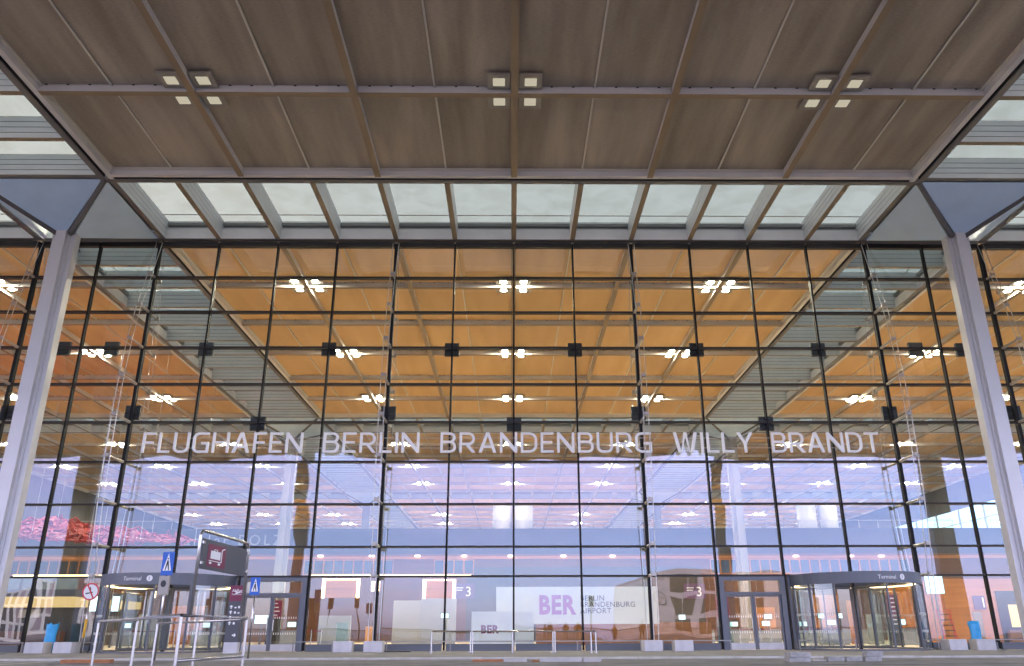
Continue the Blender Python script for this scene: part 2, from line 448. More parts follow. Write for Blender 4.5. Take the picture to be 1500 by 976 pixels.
# ------------------------------------------------------------------ columns
def make_column(label, paint='column'):
    t = thing('column', label, 'column', group='tall grey columns under the skylight crossings')
    H = 19.15
    w, a, c = .55, .24, .10     # half width, half arm, small step
    poly = []
    q = [(w, -a), (w, a), (a + c, a), (a + c, a + c), (a, a + c), (a, w)]
    for k in range(4):
        ca, sa = round(math.cos(k * math.pi / 2)), round(math.sin(k * math.pi / 2))
        for (x, y) in q: poly.append((x * ca - y * sa, x * sa + y * ca))
    MB().prism(poly, lambda u, v, d: (u, v, d), H).build('shaft', paint, t, bevel=.012)
    MB().box(-.7, .7, -.7, .7, 0, .04).build('base_plate', 'strut', t)
    hw, zt, za = 3.06, RZ - PZ + .02, 19.0
    MB().box(-3.11, 3.11, -3.11, 3.11, RZ - PZ + .62, RZ - PZ + .72).build('light_block_plate', 'deck', t)  # unseen plate added to stop skylight leaking round the capital
    for k in range(4):
        rot = (0, 0, k * math.pi / 2)
        b = MB()
        g = .16
        # inverted pyramid face, slightly folded
        b.v = [(-hw + g, -hw, zt), (hw - g, -hw, zt), (g, -.42, za), (-g, -.42, za), (.75, -hw + .02, zt + .02), (.12, -.40, za - .0),
               (-hw + g, -hw + .06, zt + .06), (hw - g, -hw + .06, zt + .06), (g, -.36, za + .06), (-g, -.36, za + .06)]
        b.f = [(0, 1, 2, 3), (6, 9, 8, 7), (0, 6, 7, 1), (1, 7, 8, 2), (2, 8, 9, 3), (3, 9, 6, 0)]; b.m = [0] * 6
        b.v.pop(5); b.v.pop(4)
        b.f = [tuple(i if i < 4 else i - 2 for i in f) for f in b.f]
        b.build('capital_panel', 'cap', t, rot=rot)
        b = MB().path([(hw - .05, -hw + .05, zt + .02), (.30, -.30, za - .02)], .13, 4)
        b.build('capital_rib', 'rib', t, rot=rot)
    return t
c0 = make_column('tall grey fluted column standing before the glass front on the left')
c0.location = (-21.875, 35.625, PZ)
c1 = make_column('grey column inside the hall, on the left behind the start of the lettering', 'hallcolumn')
c1.location = (-21.875, 79.375, PZ)
for x, y, lab in ((21.875, 35.625, 'tall grey fluted column standing before the glass front on the right'),
                  (21.875, 79.375, 'grey column inside the hall, on the right behind the end of the lettering'),
                  (-21.875, 123.125, 'far grey column deep in the hall on the left'),
                  (21.875, 123.125, 'far grey column deep in the hall on the right'),
                  (-21.875, -8.125, 'grey column behind the photographer on the left, mirrored in the glass'),
                  (21.875, -8.125, 'grey column behind the photographer on the right, mirrored in the glass')):
    copy_tree(c1 if y > 60 else c0, (x, y, PZ), lab)

# ------------------------------------------------------------------ ceiling lights
def make_light(lit, label, simple=False):
    t = thing('ceiling_light', label, 'ceiling light')
    for sx_ in (-1, 1):
        for sy in (-1, 1):
            h = MB().box(sx_ * .17, sx_ * 1.05, sy * .17, sy * 1.05, .20, .30).build('lamp_housing', 'housing', t, bevel=.01)
            p0, p1 = (.45, .77) if lit else (.38, .84)
            MB().box(sx_ * p0, sx_ * p1, sy * p0, sy * p1, .188, .199).build('lamp_pane', 'lamp' if lit else 'lampoff', h)
    return t
colw = ['far left', 'second from left', 'third from left', 'fourth from left', 'middle', 'fourth from right', 'third from right', 'second from right', 'far right']
LX = (-56.25, -43.75, -31.25, -12.5, 0, 12.5, 31.25, 43.75, 56.25)
l0 = None
for j, y in enumerate((45, 57.5, 70, 88.75, 101.25, 113.75, 132.5, 145, 157.5)):
    for i, x in enumerate(LX):
        lab = 'four lit square ceiling lights, %s in %s row behind glass' % (colw[i], ORD[j])
        if l0 is None: l0 = make_light(True, lab); o = l0
        else: o = copy_tree(l0, label=lab)
        o.location = (x, y, RZ - .02); o['group'] = 'lit ceiling lights in the hall'
l1 = None
for j, y in enumerate((26.25, 13.75, 1.25)):
    for i, x in enumerate(LX):
        lab = 'four unlit square canopy lamps, %s in row %s' % (colw[i], ('nearest the glass', 'above the photographer', 'behind the photographer')[j])
        if l1 is None: l1 = make_light(False, lab); o = l1
        else: o = copy_tree(l1, label=lab)
        o.location = (x, y, RZ - .02); o['group'] = 'unlit lamps under the canopy'

# ------------------------------------------------------------------ glass facade
S = 3.125
TZ = [3.30, 4.62, 6.58, 8.60, 10.55, 12.49, 14.42, 16.36, 18.30, 20.22]
fac = thing('glass_facade', 'tall glass curtain wall with dark mullions closing the terminal hall', 'glass facade', (0, FY, 0))
NM = 20
for i in range(-NM, NM + 1):
    w = .075 if abs(i) in (2, 6, 8) else .042
    MB().box(i * S - w, i * S + w, -.10, .14, PZ + .02, 20.3).build('mullion', 'mull', fac)
for k, z in enumerate(TZ):
    h = .042 if k < 4 else .052 if k < 9 else .13
    b = MB()
    for i in range(-NM, NM):
        wa = .085 if abs(i) in (2, 6, 8) else .05
        wb = .085 if abs(i + 1) in (2, 6, 8) else .05
        b.box(i * S + wa, (i + 1) * S - wb, -.13, .12, z - h, z + h)
    b.build('transom', 'transom', fac)
door_cols = {-6: 'r', -5: 'r', -4: 's', 3: 's', 4: 'r', 5: 'r'}
for i in range(-NM, NM):
    if i in door_cols: continue
    MB().box(i * S + .09, (i + 1) * S - .09, -.12, .1, PZ, PZ + .30).build('sill', 'frame', fac)
rest = MB(); npane = 0
rows = [(PZ + .3, TZ[0])] + list(zip(TZ[:-1], TZ[1:]))
order = [(i, k) for k in range(10) for i in range(-8, 8)]
for (i, k) in order + [(i, k) for k in range(10) for i in list(range(-NM, -8)) + list(range(8, NM))]:
    if k == 0 and i in door_cols: continue
    z0, z1 = rows[k]; cx, cz = (i + .5) * S, (z0 + z1) / 2
    hw, hh = S / 2 - .04, (z1 - z0) / 2 - .03
    rx, rz = random.gauss(0, .0016), random.gauss(0, .0016)
    if npane < 100:
        MB().box(-hw, hw, -.007, .007, -hh, hh).build('glass_pane', 'glass', fac, (cx, .02, cz), (rx, 0, rz)); npane += 1
    else:
        n0 = len(rest.v); rest.box(-hw, hw, -.007, .007, -hh, hh)
        mt = Matrix.Translation((cx, .02, cz)) @ Matrix.Rotation(rz, 4, 'Z') @ Matrix.Rotation(rx, 4, 'X')
        for q in range(n0, len(rest.v)): rest.v[q] = tuple(mt @ Vector(rest.v[q]))
o = rest.build('glass_pane', 'glass', fac); o['kind'] = 'stuff'
for px, py in ((302, 512), (482, 512), (662, 513), (842, 513), (1020, 513), (1198, 513), (1341, 512), (164, 511), (93, 511), (1410, 513), (195, 605), (569, 606), (753, 622), (935, 606), (1303, 606), (378, 621), (1122, 621), (12, 605), (1484, 605)):
    p = at(px, py, FY + .25)
    b = MB().cbox(0, 0, 0, .72, .16, .70).cbox(0, -.085, .02, .34, .02, .03).cbox(0, -.082, .17, .58, .012, .012)
    b.build('vent_box', 'black', fac, (p.x, .25, p.z))
# cable trusses
LB = {-8: 'at the far left edge beside the column', -6: 'left of the lettering, above the left revolving door', -2: 'crossing the letters of BERLIN', 2: 'crossing the last letter of BRANDENBURG', 6: 'right of the lettering, above the right revolving door', 8: 'at the far right edge beside the column'}
def truss(i):
    X = i * S
    t = thing('cable_truss', 'slender steel cable truss bracing the glass, ' + LB[i], 'cable truss', (X, FY, 0), group='cable trusses bracing the glass front')
    zs = TZ[:]
    off = [1.15, 1.35, 1.55, 1.65, 1.70, 1.65, 1.5, 1.15, .6]
    for z, d in zip(zs[:9], off):
        s = MB().path([(0, -.1, z), (0, -d, z)], .05, 6, rs=[.075, .05]).path([(0, .14, z), (0, d * .8, z)], .05, 6, rs=[.075, .05])
        o = s.build('strut', 'strut', t)
        MB().cbox(0, -d - .02, z, .22, .14, .16).cbox(0, -d - .10, z, .16, .03, .12).cbox(0, d * .8 + .02, z, .22, .12, .16).build('cable_clamp', 'strut', o)
    for s in (-1, 1):
        front = [(s * .10, -1.0, PZ)] + [(s * .12, -d - .02, z) for z, d in zip(zs[:9], off)] + [(s * .16, -.16, 20.3)]
        back = [(s * .10, .8, PZ)] + [(s * .11, d * .8 + .02, z) for z, d in zip(zs[:9], off)] + [(s * .12, .2, 20.3)]
        MB().path(front, .020, 6).build('cable', 'cable', t)
        MB().path(back, .016, 6).build('cable', 'cable', t)
    b = MB()
    for (z0, d0), (z1, d1) in zip(list(zip(zs, off))[3:8], list(zip(zs, off))[4:9]):
        b.tube((-.13, -(d0 + d1) / 2, (z0 + z1) / 2), (.13, -(d0 + d1) / 2, (z0 + z1) / 2), .012, 6)
    b.build('spreader', 'cable', t)
    MB().cbox(0, -1.0, PZ + .04, .4, .3, .08).build('foot_plate', 'strut', t)
for i in (-8, -6, -2, 2, 6, 8): truss(i)

# ------------------------------------------------------------------ lettering
T = .108; h_ = T / 2
def corner(cx, cy, r, a0, a1, n=6): return [(cx + r * math.cos(R(a0 + (a1 - a0) * k / n)), cy + r * math.sin(R(a0 + (a1 - a0) * k / n))) for k in range(n + 1)]
def ribbon(mb, pts, fn, d, t=T):
    L, Rr = [], []
    P = [Vector((p[0], p[1])) for p in pts]
    for k, p in enumerate(P):
        a = (P[k] - P[k - 1]).normalized() if k else (P[1] - P[0]).normalized()
        b = (P[k + 1] - P[k]).normalized() if k < len(P) - 1 else a
        n1, n2 = Vector((-a.y, a.x)), Vector((-b.y, b.x))
        n = (n1 + n2); n.normalize()
        sc_ = min(1 / max(.35, n.dot(n1)), 2)
        L.append(p + n * t / 2 * sc_); Rr.append(p - n * t / 2 * sc_)
    b0 = len(mb.v); n = len(P)
    for k in range(n):
        for q in (L[k], Rr[k]):
            mb.v.append(tuple(fn(q.x, q.y, 0))); mb.v.append(tuple(fn(q.x, q.y, d)))
    for k in range(n - 1):
        o = b0 + 4 * k; e = o + 4
        for A, B in ((0, 2), (2, 3), (3, 1), (1, 0)):
            mb.f.append((o + A, o + B, e + B, e + A)); mb.m.append(0)
    for o in (b0, b0 + 4 * (n - 1)): mb.f.append((o, o + 1, o + 3, o + 2)); mb.m.append(0)
def glyph(ch):
    """returns width, list of ('r', pts) ribbons and ('p', poly) polygons"""
    W = dict(F=.56, L=.52, U=.70, G=.72, H=.74, A=.78, E=.57, N=.76, B=.68, R=.69, I=T, D=.72, W=1.06, Y=.72, T=.66)
    w = W[ch]; stem = ('r', [(h_, 0), (h_, 1)]); r = .22
    if ch == 'F': return w, [stem, ('r', [(T, 1 - h_), (w, 1 - h_)]), ('r', [(T, .5), (w * .88, .5)])]
    if ch == 'L': return w, [stem, ('r', [(T, h_), (w, h_)])]
    if ch == 'E': return w, [stem, ('r', [(T, 1 - h_), (w, 1 - h_)]), ('r', [(T, .51), (w * .9, .51)]), ('r', [(T, h_), (w, h_)])]
    if ch == 'I': return w, [stem]
    if ch == 'H': return w, [stem, ('r', [(w - h_, 0), (w - h_, 1)]), ('r', [(T, .51), (w - T, .51)])]
    if ch == 'U': return w, [('r', [(h_, 1)] + corner(h_ + r, h_ + r, r, 180, 270) + corner(w - h_ - r, h_ + r, r, 270, 360) + [(w - h_, 1)])]
    if ch == 'G': return w, [('r', [(w - .02, 1 - h_)] + corner(h_ + r, 1 - h_ - r, r, 90, 180) + corner(h_ + r, h_ + r, r, 180, 270) + [(w - h_, h_), (w - h_, .47), (w * .52, .47)])]
    if ch == 'D': return w, [stem, ('r', [(T, 1 - h_)] + corner(w - h_ - .3, 1 - h_ - .3, .3, 90, 0) + corner(w - h_ - .3, h_ + .3, .3, 0, -90) + [(T, h_)])]
    if ch == 'B':
        q = .19
        return w, [stem, ('r', [(T, 1 - h_)] + corner(w - .03 - h_ - q, 1 - h_ - q, q, 90, 0) + corner(w - .03 - h_ - q, .535 + q, q, 0, -60)),
                   ('r', [(T, .53)] + corner(w - h_ - .2, .53 - .2, .2, 90, 0) + corner(w - h_ - .2, h_ + .2, .2, 0, -90) + [(T, h_)])]
    if ch == 'R':
        q = .23
        return w, [stem, ('r', [(T, 1 - h_)] + corner(w - .02 - h_ - q, 1 - h_ - q, q, 90, 0) + corner(w - .02 - h_ - q, .43 + q, q, 0, -90) + [(T, .43)]),
                   ('p', [(w * .42, .362), (w * .64, .362), (w + .02, 0), (w - .14, 0)])]
    if ch == 'N': return w, [stem, ('r', [(w - h_, 0), (w - h_, 1)]), ('p', [(T, 1), (T, .74), (w - T, 0), (w - T, .26)])]
    if ch == 'A':
        c = w / 2
        return w, [('p', [(0, 0), (.14, 0), (c, .84), (c, 1), (c - .075, 1)]), ('p', [(w, 0), (c + .075, 1), (c, 1), (c, .84), (w - .14, 0)]), ('r', [(.17, .29), (w - .17, .29)])]
    if ch == 'Y':
        c = w / 2
        return w, [('p', [(0, 1), (c - h_, .42), (c, .42), (c, .55), (.145, 1)]), ('p', [(w, 1), (w - .145, 1), (c, .55), (c, .42), (c + h_, .42)]), ('r', [(c, 0), (c, .42)])]
    if ch == 'T': return w, [('r', [(0, 1 - h_), (w, 1 - h_)]), ('r', [(w / 2, 0), (w / 2, 1 - T)])]
    if ch == 'W':
        return w, [('p', [(0, 1), (.20, 0), (.33, 0), (.14, 1)]), ('p', [(.335, .0), (.47, 1), (.53, 1), (.53, .80), (.37, 0)]),
                   ('p', [(w - .335, .0), (w - .37, 0), (.53, .80), (.53, 1), (w - .47, 1)]), ('p', [(w, 1), (w - .14, 1), (w - .33, 0), (w - .20, 0)])]
LYs = FY - .32
lt = thing('name_lettering', 'row of pale capital letters spelling the airport name across the glass front', 'lettering', (0, LYs, 0))
z0, z1 = at(752, 663, LYs).z, at(752, 633.5, LYs).z
for word, xa, xb in (('FLUGHAFEN', 208, 443), ('BERLIN', 473, 614), ('BRANDENBURG', 645, 955), ('WILLY', 987, 1104), ('BRANDT', 1131, 1287)):
    A, B = at(xa, 650, LYs).x, at(xb, 650, LYs).x
    if xa > 1100: B = at(xb, 640, LYs).x
    gl = [glyph(c) for c in word]
    H = z1 - z0; gap = .155
    tot = sum(g[0] for g in gl) + gap * (len(word) - 1)
    kx = (B - A) / tot; x = 0
    for g in gl:
        mb = MB()
        for n, (ty, pts) in enumerate(g[1]):
            fn = lambda u, v, d, x=x, n=n: (A + (x + u) * kx, d - .003 * n, z0 + v * H)
            if ty == 'r': ribbon(mb, pts, fn, .10)
            else: mb.prism(pts, fn, .10)
        mb.build('letter', 'letter', lt)
        x += g[0] + gap
b = MB()
for z in (z0 + .25, z1 - .25):
    b.box(at(208, 650, LYs).x, at(1287, 650, LYs).x, .12, .14, z - .012, z + .012)
b.build('fixing_rail', 'strut', lt)

# ------------------------------------------------------------------ doors
def revolving(X, label):
    t = thing('revolving_door', label, 'revolving door', (X, FY, PZ), group='revolving doors in the glass front')
    Rr, H = 2.85, 3.2
    MB().arcwall(0, 0, Rr, .12, 0, 2 * math.pi, 2.72, H, 64).build('canopy_band', 'frame', t)
    MB().arcwall(0, 0, Rr - .5, .9, 0, 2 * math.pi, 2.78, 2.84, 48).build('ceiling_ring', 'signgrey', t)
    MB().arcwall(0, 0, Rr - .25, .10, 0, 2 * math.pi, 2.742, 2.768, 48).build('light_ring', 'warm', t)
    MB().arcwall(0, 0, Rr, .16, 0, 2 * math.pi, 0.001, .07, 64).build('floor_ring', 'frame', t)
    for a0, a1 in ((185, 232), (308, 355), (5, 52), (128, 175)):
        MB().arcwall(0, 0, Rr, .014, R(a0 + .8), R(a1 - .8), .075, 2.715, 16).build('curved_glass', 'doorglass', t)
        for a in (a0, (a0 + a1) / 2, a1):
            MB().cbox(0, 0, 1.4, .07, .09, 2.64).build('post', 'frame', t, (Rr * math.cos(R(a)), Rr * math.sin(R(a)), 0), (0, 0, R(a)))
        mk = MB()
        for zz in (.72, 1.42):
            n = 22
            for k in range(n):
                a = R(a0 + 2 + (a1 - a0 - 4) * k / n)
                mk.arcwall(0, 0, Rr + .012, .004, a, a + .012, zz, zz + .10, 1)
        mk.build('glass_marking', 'white', t)
    for k in range(3):
        a = 38 + 120 * k
        w = MB().box(.1, Rr - .12, -.03, .03, .08, .16).box(.1, Rr - .12, -.03, .03, 2.6, 2.7).box(Rr - .2, Rr - .12, -.031, .031, .16, 2.6).box(.1, .18, -.031, .031, .16, 2.6).box(1.3, 1.36, -.029, .029, .16, 2.6)
        w = w.build('wing', 'frame', t, rot=(0, 0, R(a)))
        MB().box(.18, 1.3, -.006, .006, .16, 2.6).box(1.36, Rr - .2, -.006, .006, .16, 2.6).build('wing_glass', 'doorglass', w)
    MB().tube((0, 0, .07), (0, 0, 2.7), .09, 12).build('centre_post', 'frame', t)
    MB().box(-3.02, 3.02, -.04, .1, 3.02, 3.19).build('head_beam', 'frame', t)
    for s in (-1, 1):
        MB().box(s * 2.92, s * 3.03, -.12, .12, 0, 3.02).build('jamb', 'frame', t)
    # white writing bent round the band
    a = R(270 + 2.0 - (3 if X < 0 else -6))
    tm = text_mesh('Terminal', .235, 'white', t, (0, 0, 2.88), (0, 0, 0), .003)
    off = -.98 if X < 0 else -.05
    for v in tm.data.vertices:
        th = R(270) + (v.co.x + off) / (Rr + .075); z = v.co.y; rr = Rr + .075 + v.co.z
        v.co = (rr * math.cos(th), rr * math.sin(th), z)
    dk = MB()
    cxa = off + 1.18
    pts = [(cxa + .125 * math.cos(R(k * 18)), .085 + .125 * math.sin(R(k * 18))) for k in range(20)]
    fnb = lambda u, v, d: ((Rr + .066 + d) * math.cos(R(270) + u / (Rr + .07)), (Rr + .066 + d) * math.sin(R(270) + u / (Rr + .07)), 2.88 + v)
    dk.prism(pts, fnb, .008).build('number_disc', 'white', t)
    tn = text_mesh('1', .2, 'signgrey', t, (0, 0, 0), (0, 0, 0), .003, name='number')
    for v in tn.data.vertices:
        u, vv, dd = v.co.x + cxa - .06, v.co.y + .015, v.co.z
        v.co = fnb(u, vv, .014 + dd)
    return t
revolving(-15.625, 'large glass revolving door at the left, its band reading Terminal 1')
revolving(15.625, 'large glass revolving door at the right, warm light ring glowing inside')
def swing(X, label):
    t = thing('double_door', label, 'double door', (X, FY, PZ), group='glass double doors')
    w = S / 2 - .05
    f = MB()
    for s in (-1, 1): f.box(s * w, s * (w - .22), -.16, .12, 0, 3.15)
    f.box(-w + .22, w - .22, -.16, .12, 2.98, 3.15).box(-w + .22, w - .22, -.15, .11, 2.36, 2.48)
    f.build('door_frame', 'frame', t)
    MB().box(-w + .22, w - .22, -.01, .01, 2.48, 2.98).build('fanlight', 'doorglass', t)
    for s in (-1, 1):
        L = w - .22
        d = MB()
        a, b_ = (.01, L - .01)
        xs = sorted((s * a, s * b_))
        d.box(xs[0], xs[0] + .08, -.06, .04, .02, 2.35).box(xs[1] - .08, xs[1], -.06, .04, .02, 2.35)
        d.box(xs[0] + .08, xs[1] - .08, -.06, .04, 2.27, 2.35)
        d = d.build('door_leaf', 'frame', t)
        MB().box(xs[0] + .08, xs[1] - .08, -.058, .038, .02, .30).build('kick_plate', 'conc', d)
        MB().box(xs[0] + .08, xs[1] - .08, -.008, .008, .30, 2.27).build('leaf_glass', 'doorglass', d)
        MB().tube((s * .14, -.12, .85), (s * .14, -.12, 1.35), .016).tube((s * .14, -.12, .92), (s * .14, -.05, .92), .012).tube((s * .14, -.12, 1.28), (s * .14, -.05, 1.28), .012).build('handle', 'steel', d)
        mk = MB()
        for zz in (.75, 1.42):
            for k in range(10): mk.cbox(xs[0] + .16 + k * .105, -.0125, zz, .03, .003, .09)
        mk.build('glass_marking', 'white', d)
    return t
swing(-3.5 * S, 'dark framed glass double door beside the left revolving door')
swing(3.5 * S, 'dark framed glass double door beside the right revolving door')

# ------------------------------------------------------------------ pavement furniture
def block(px, label, Y=36.9, w=.78):
    p = at(px, 948, Y)
    t = MB().box(-w / 2, w / 2, -.36, .36, 0, .44).build('concrete_block', 'conc', None, (p.x, Y, PZ), (0, 0, random.uniform(-.06, .06)), bevel=.012)
    tag(t, label, 'concrete block', 'white concrete blocks before the glass front')
    return p
block(56, 'white concrete block at the far left with a blue bag behind it')
block(98, 'white concrete block left of the no smoking sign')
block(503, 'left white concrete block of the pair left of the railing')
block(548, 'white concrete block at the foot of the cable truss left of the railing')
block(955, 'white concrete block at the foot of the cable truss right of the railing')
block(1000, 'white concrete block left of the right double door')
block(1398, 'white concrete block right of the right revolving door')
block(1440, 'rightmost white concrete block with a blue bag behind it')
def bag(px, py0, py1, label, lean):
    Y = 37.7
    a, b = at(px, py0, Y), at(px, py1, Y)
    H = a.z - b.z; mb = MB(); n, m_ = 14, 10
    rnd = random.Random(px)
    for j in range(m_ + 1):
        v = j / m_
        wv = .27 * (1 - .15 * math.sin(v * math.pi))
        for i in range(n):
            th = 2 * math.pi * i / n
            wob = 1 + rnd.uniform(-.07, .07) + .08 * math.sin(3 * th + v * 5)
            mb.v.append((wv * math.cos(th) * wob + lean * v, .13 * math.sin(th) * wob, v * H + (rnd.uniform(-.05, .06) if j == m_ else 0)))
    for j in range(m_):
        for i in range(n): mb.f.append((j * n + i, j * n + (i + 1) % n, (j + 1) * n + (i + 1) % n, (j + 1) * n + i)); mb.m.append(0)
    mb.f.append(tuple(reversed(range(n)))); mb.m.append(0)
    mb.f.append(tuple(m_ * n + i for i in range(n))); mb.m.append(0)
    st = Y
    o = mb.build('rubbish_bag', 'bag', None, (b.x, Y, PZ + .0), smooth=True)
    o.scale = (1, 1, (a.z - PZ) / H)
    tag(o, label, 'bag', 'blue plastic bags by the blocks')
bag(70, 914, 946, 'blue plastic bag standing behind the far left concrete block', .08)
bag(1432, 912, 946, 'blue plastic bag standing behind the rightmost concrete blocks', .02)
# low bumper rails along the glass foot
def bumper(xa, xb, label):
    Y = 37.9; A, B = at(xa, 945, Y).x, at(xb, 945, Y).x
    t = thing('bumper_rail', label, 'rail', ((A + B) / 2, Y, PZ), group='low bumper rails along the glass front')
    L = (B - A) / 2
    MB().box(-L, L, -.022, .022, .385, .43).build('rail', 'galv', t)
    n = max(2, int(L * 2 / 2.4) + 1)
    for k in range(n):
        q = -L + .04 + (2 * L - .08) * k / (n - 1)
        MB().box(q - .022, q + .022, -.021, .021, .0, .385).build('rail_post', 'galv', t)
bumper(-60, 34, 'low steel bumper rail at the far left edge')
bumper(100, 152, 'short low steel bumper rail left of the left revolving door')
bumper(428, 488, 'low steel bumper rail between left double door and concrete blocks')
bumper(565, 940, 'long low steel bumper rail under the white poster')
bumper(970, 1072, 'low steel bumper rail left of the right double door')
bumper(1352, 1382, 'short low steel bumper rail right of the right revolving door')
bumper(1455, 1560, 'low steel bumper rail at the far right edge')
bumper(1170, 1255, 'low steel bumper rail before the right revolving door')
# pedestrian railings
def railing(xa, xb, mids, label, Y=34.0):
    A, B = at(xa, 945, Y).x, at(xb, 945, Y).x
    t = thing('railing', label, 'railing', (A, Y, PZ), group='white railing sections before the poster')
    z = at(xa, 925, Y).z - PZ
    MB().tube((0, 0, z), (B - A, 0, z), .028, 8).build('top_rail', 'steel', t)
    for q in [xa] + mids + [xb]:
        x = at(q, 945, Y).x - A
        MB().tube((x, 0, 0), (x, 0, z - .02), .03, 8).cbox(x, 0, .01, .14, .14, .02).build('railing_post', 'steel', t)
railing(632, 689, [], 'leftmost short section of the steel railing before the smaller poster')
railing(692, 810, [751], 'middle long section of the steel railing with three posts')
railing(813, 873, [866], 'rightmost section of the steel railing below the large poster lettering')
# trolley bay railing near the camera
ZR = 1.06
p1, p2, p3, p4 = atz(145, 911, ZR), atz(202, 908, ZR), atz(266, 901.6, ZR), atz(362, 906, ZR)
p5, p6 = atz(231, 912.6, ZR), atz(290, 910.3, ZR)
tb = thing('trolley_bay_rail', 'stainless steel tube railing of the trolley bay in the left foreground', 'railing', (p3.x, p3.y, 0))
L3 = lambda p: Vector((p.x - p3.x, p.y - p3.y, 0))
MB().path([L3(p1) + Vector((0, 0, ZR)), Vector((0, 0, ZR)), L3(p4) + Vector((0, 0, ZR))], .026, 10).build('top_rail', 'steel', tb, smooth=True)
e6 = L3(p6) + (L3(p4) - L3(p6)) * .98
MB().path([L3(p5) + Vector((0, 0, ZR - .01)), L3(p6) + Vector((0, 0, ZR - .01)), Vector((e6.x, e6.y, ZR - .012))], .022, 10).build('inner_rail', 'steel', tb, smooth=True)
MB().tube(Vector((0, 0, .47)), L3(p4) + Vector((0, 0, .47)), .022, 10).build('lower_rail', 'steel', tb, smooth=True)
for p in (p1, p2, p3, p4, p5, p6):
    q = L3(p)
    MB().tube((q.x, q.y, 0), (q.x, q.y, ZR - .02), .024, 10).cbox(q.x, q.y, .006, .16, .16, .012).build('rail_post', 'steel', tb, smooth=False)
# hoop sign mounted on that rail
hl, hr = atz(279, 901.2, ZR + .02), atz(353, 905.0, ZR + .02)
dv = Vector((hr.x - hl.x, hr.y - hl.y, 0)); Wd = dv.length; ang = math.atan2(dv.y, dv.x)
ztop = at(300, 776.5, hl.y).z - ZR
hs = thing('trolley_sign', 'grey board with a maroon luggage trolley symbol in a tall steel hoop', 'sign', (hl.x, hl.y, ZR), ang)
rc = .10
hoop = [(0, 0, 0), (0, 0, ztop - rc)] + [(rc - rc * math.cos(R(a)), 0, ztop - rc + rc * math.sin(R(a))) for a in (15, 30, 45, 60, 75)] + [(rc, 0, ztop), (Wd - rc, 0, ztop)] + [(Wd - rc + rc * math.sin(R(a)), 0, ztop - rc + rc * math.cos(R(a))) for a in (15, 30, 45, 60, 75)] + [(Wd, 0, ztop - rc), (Wd, 0, 0)]
MB().path(hoop, .024, 10).build('hoop', 'steel', hs, smooth=True)
bz0, bz1 = at(293, 832, hl.y).z - ZR, at(296, 787, hl.y).z - ZR
bd = MB().box(.085, Wd - .085, -.012, .012, bz0, bz1).build('sign_board', 'signgrey', hs, bevel=.004)
Hb = bz1 - bz0; Wb = Wd - .09
mq = MB().box(.045 + .13 * Wb, .045 + .50 * Wb, -.016, -.0125, bz0 + .11 * Hb, bz0 + .86 * Hb).build('symbol_field', 'maroon', hs)
sx0, sz0, U, VV = .045 + .155 * Wb, bz0 + .19 * Hb, .33 * Wb, .56 * Hb
def rect(mb, a, b, c, d): mb.box(sx0 + a * U, sx0 + b * U, -.020, -.0165, sz0 + c * VV, sz0 + d * VV)
sy = MB()
rect(sy, .10, .70, .34, .82); rect(sy, .29, .32, .82, .93); rect(sy, .47, .50, .82, .93); rect(sy, .32, .47, .90, .93)
rect(sy, .02, .80, .19, .235); rect(sy, .755, .80, .235, .95)
sy.prism([(.755, .95), (.80, .95), (.98, 1.06), (.93, 1.09), (.82, 1.04)], lambda u, v, d: (sx0 + u * U, -.020 + d, sz0 + v * VV), .0035)
for wx in (.12, .66): sy.prism([(wx + .075 * math.cos(R(k * 22.5)), .085 + .075 * math.sin(R(k * 22.5))) for k in range(16)], lambda u, v, d: (sx0 + u * U, -.020 + d, sz0 + v * VV), .0035)
sy.build('trolley_symbol', 'white', mq)
for fx in (.065, Wd - .065):
    for fz in (bz0 + .08, bz1 - .07):
        MB().cbox(fx, -.02, fz, .09, .05, .05).build('board_clamp', 'steel', hs, bevel=.008)
# crossing signs
def crossing(pxs, pys0, pys1, hw, base, label, box, zb=0.0, tilt=0.0):
    pb = atz(*base, zb); Y = pb.y
    top = at(pxs, pys0, Y); bot = at(pxs, pys1, Y)
    X = pb.x
    t = thing('crossing_sign', label, 'road sign', (X, Y, zb), group='blue pedestrian crossing signs')
    MB().tube((0, 0, 0), (0, 0, top.z - zb - .03), .03, 10).build('pole', 'steel', t, smooth=True)
    z0_, z1_ = bot.z - zb, top.z - zb
    hx = hw
    o = MB().box(-hx, hx, -.05, -.035, z0_, z1_).build('sign_plate', 'blue', t, rot=(0, 0, tilt))
    H = z1_ - z0_
    mb = MB()
    fn = lambda u, v, d: (u, -.054 + d, v)
    mb.prism([(-hx * .72, z0_ + .20 * H), (hx * .72, z0_ + .20 * H), (0, z0_ + .94 * H)], fn, .003)
    mb.build('symbol_triangle', 'white', o)
    mb = MB(); fn2 = lambda u, v, d: (u, -.058 + d, v)
    c = z0_ + .22 * H
    mb.prism([(-hx * .38, c), (-hx * .22, c), (0, c + .24 * H), (hx * .22, c), (hx * .38, c), (hx * .12, c + .42 * H), (-hx * .12, c + .42 * H)], fn2, .003)
    mb.prism([(hx * .14 * math.cos(R(k * 45)), c + .49 * H + hx * .14 * math.sin(R(k * 45))) for k in range(8)], fn2, .003)
    mb.build('walking_symbol', 'black', o)
    if box:
        q = at(248, 858, Y).z - zb
        k = MB().box(-.17, .17, -.16, -.04, q - .30, q + .30).build('signal_box', 'housing', t, bevel=.02)
        MB().prism([(.09 * math.cos(R(a * 30)), q + .05 + .11 * math.sin(R(a * 30))) for a in range(12)], lambda u, v, d: (u, -.167 + d, v), .006).build('lens', 'black', k)
crossing(253, 809, 843, .19, (226, 968), 'larger blue pedestrian crossing sign with a grey box below it', True, GZ)
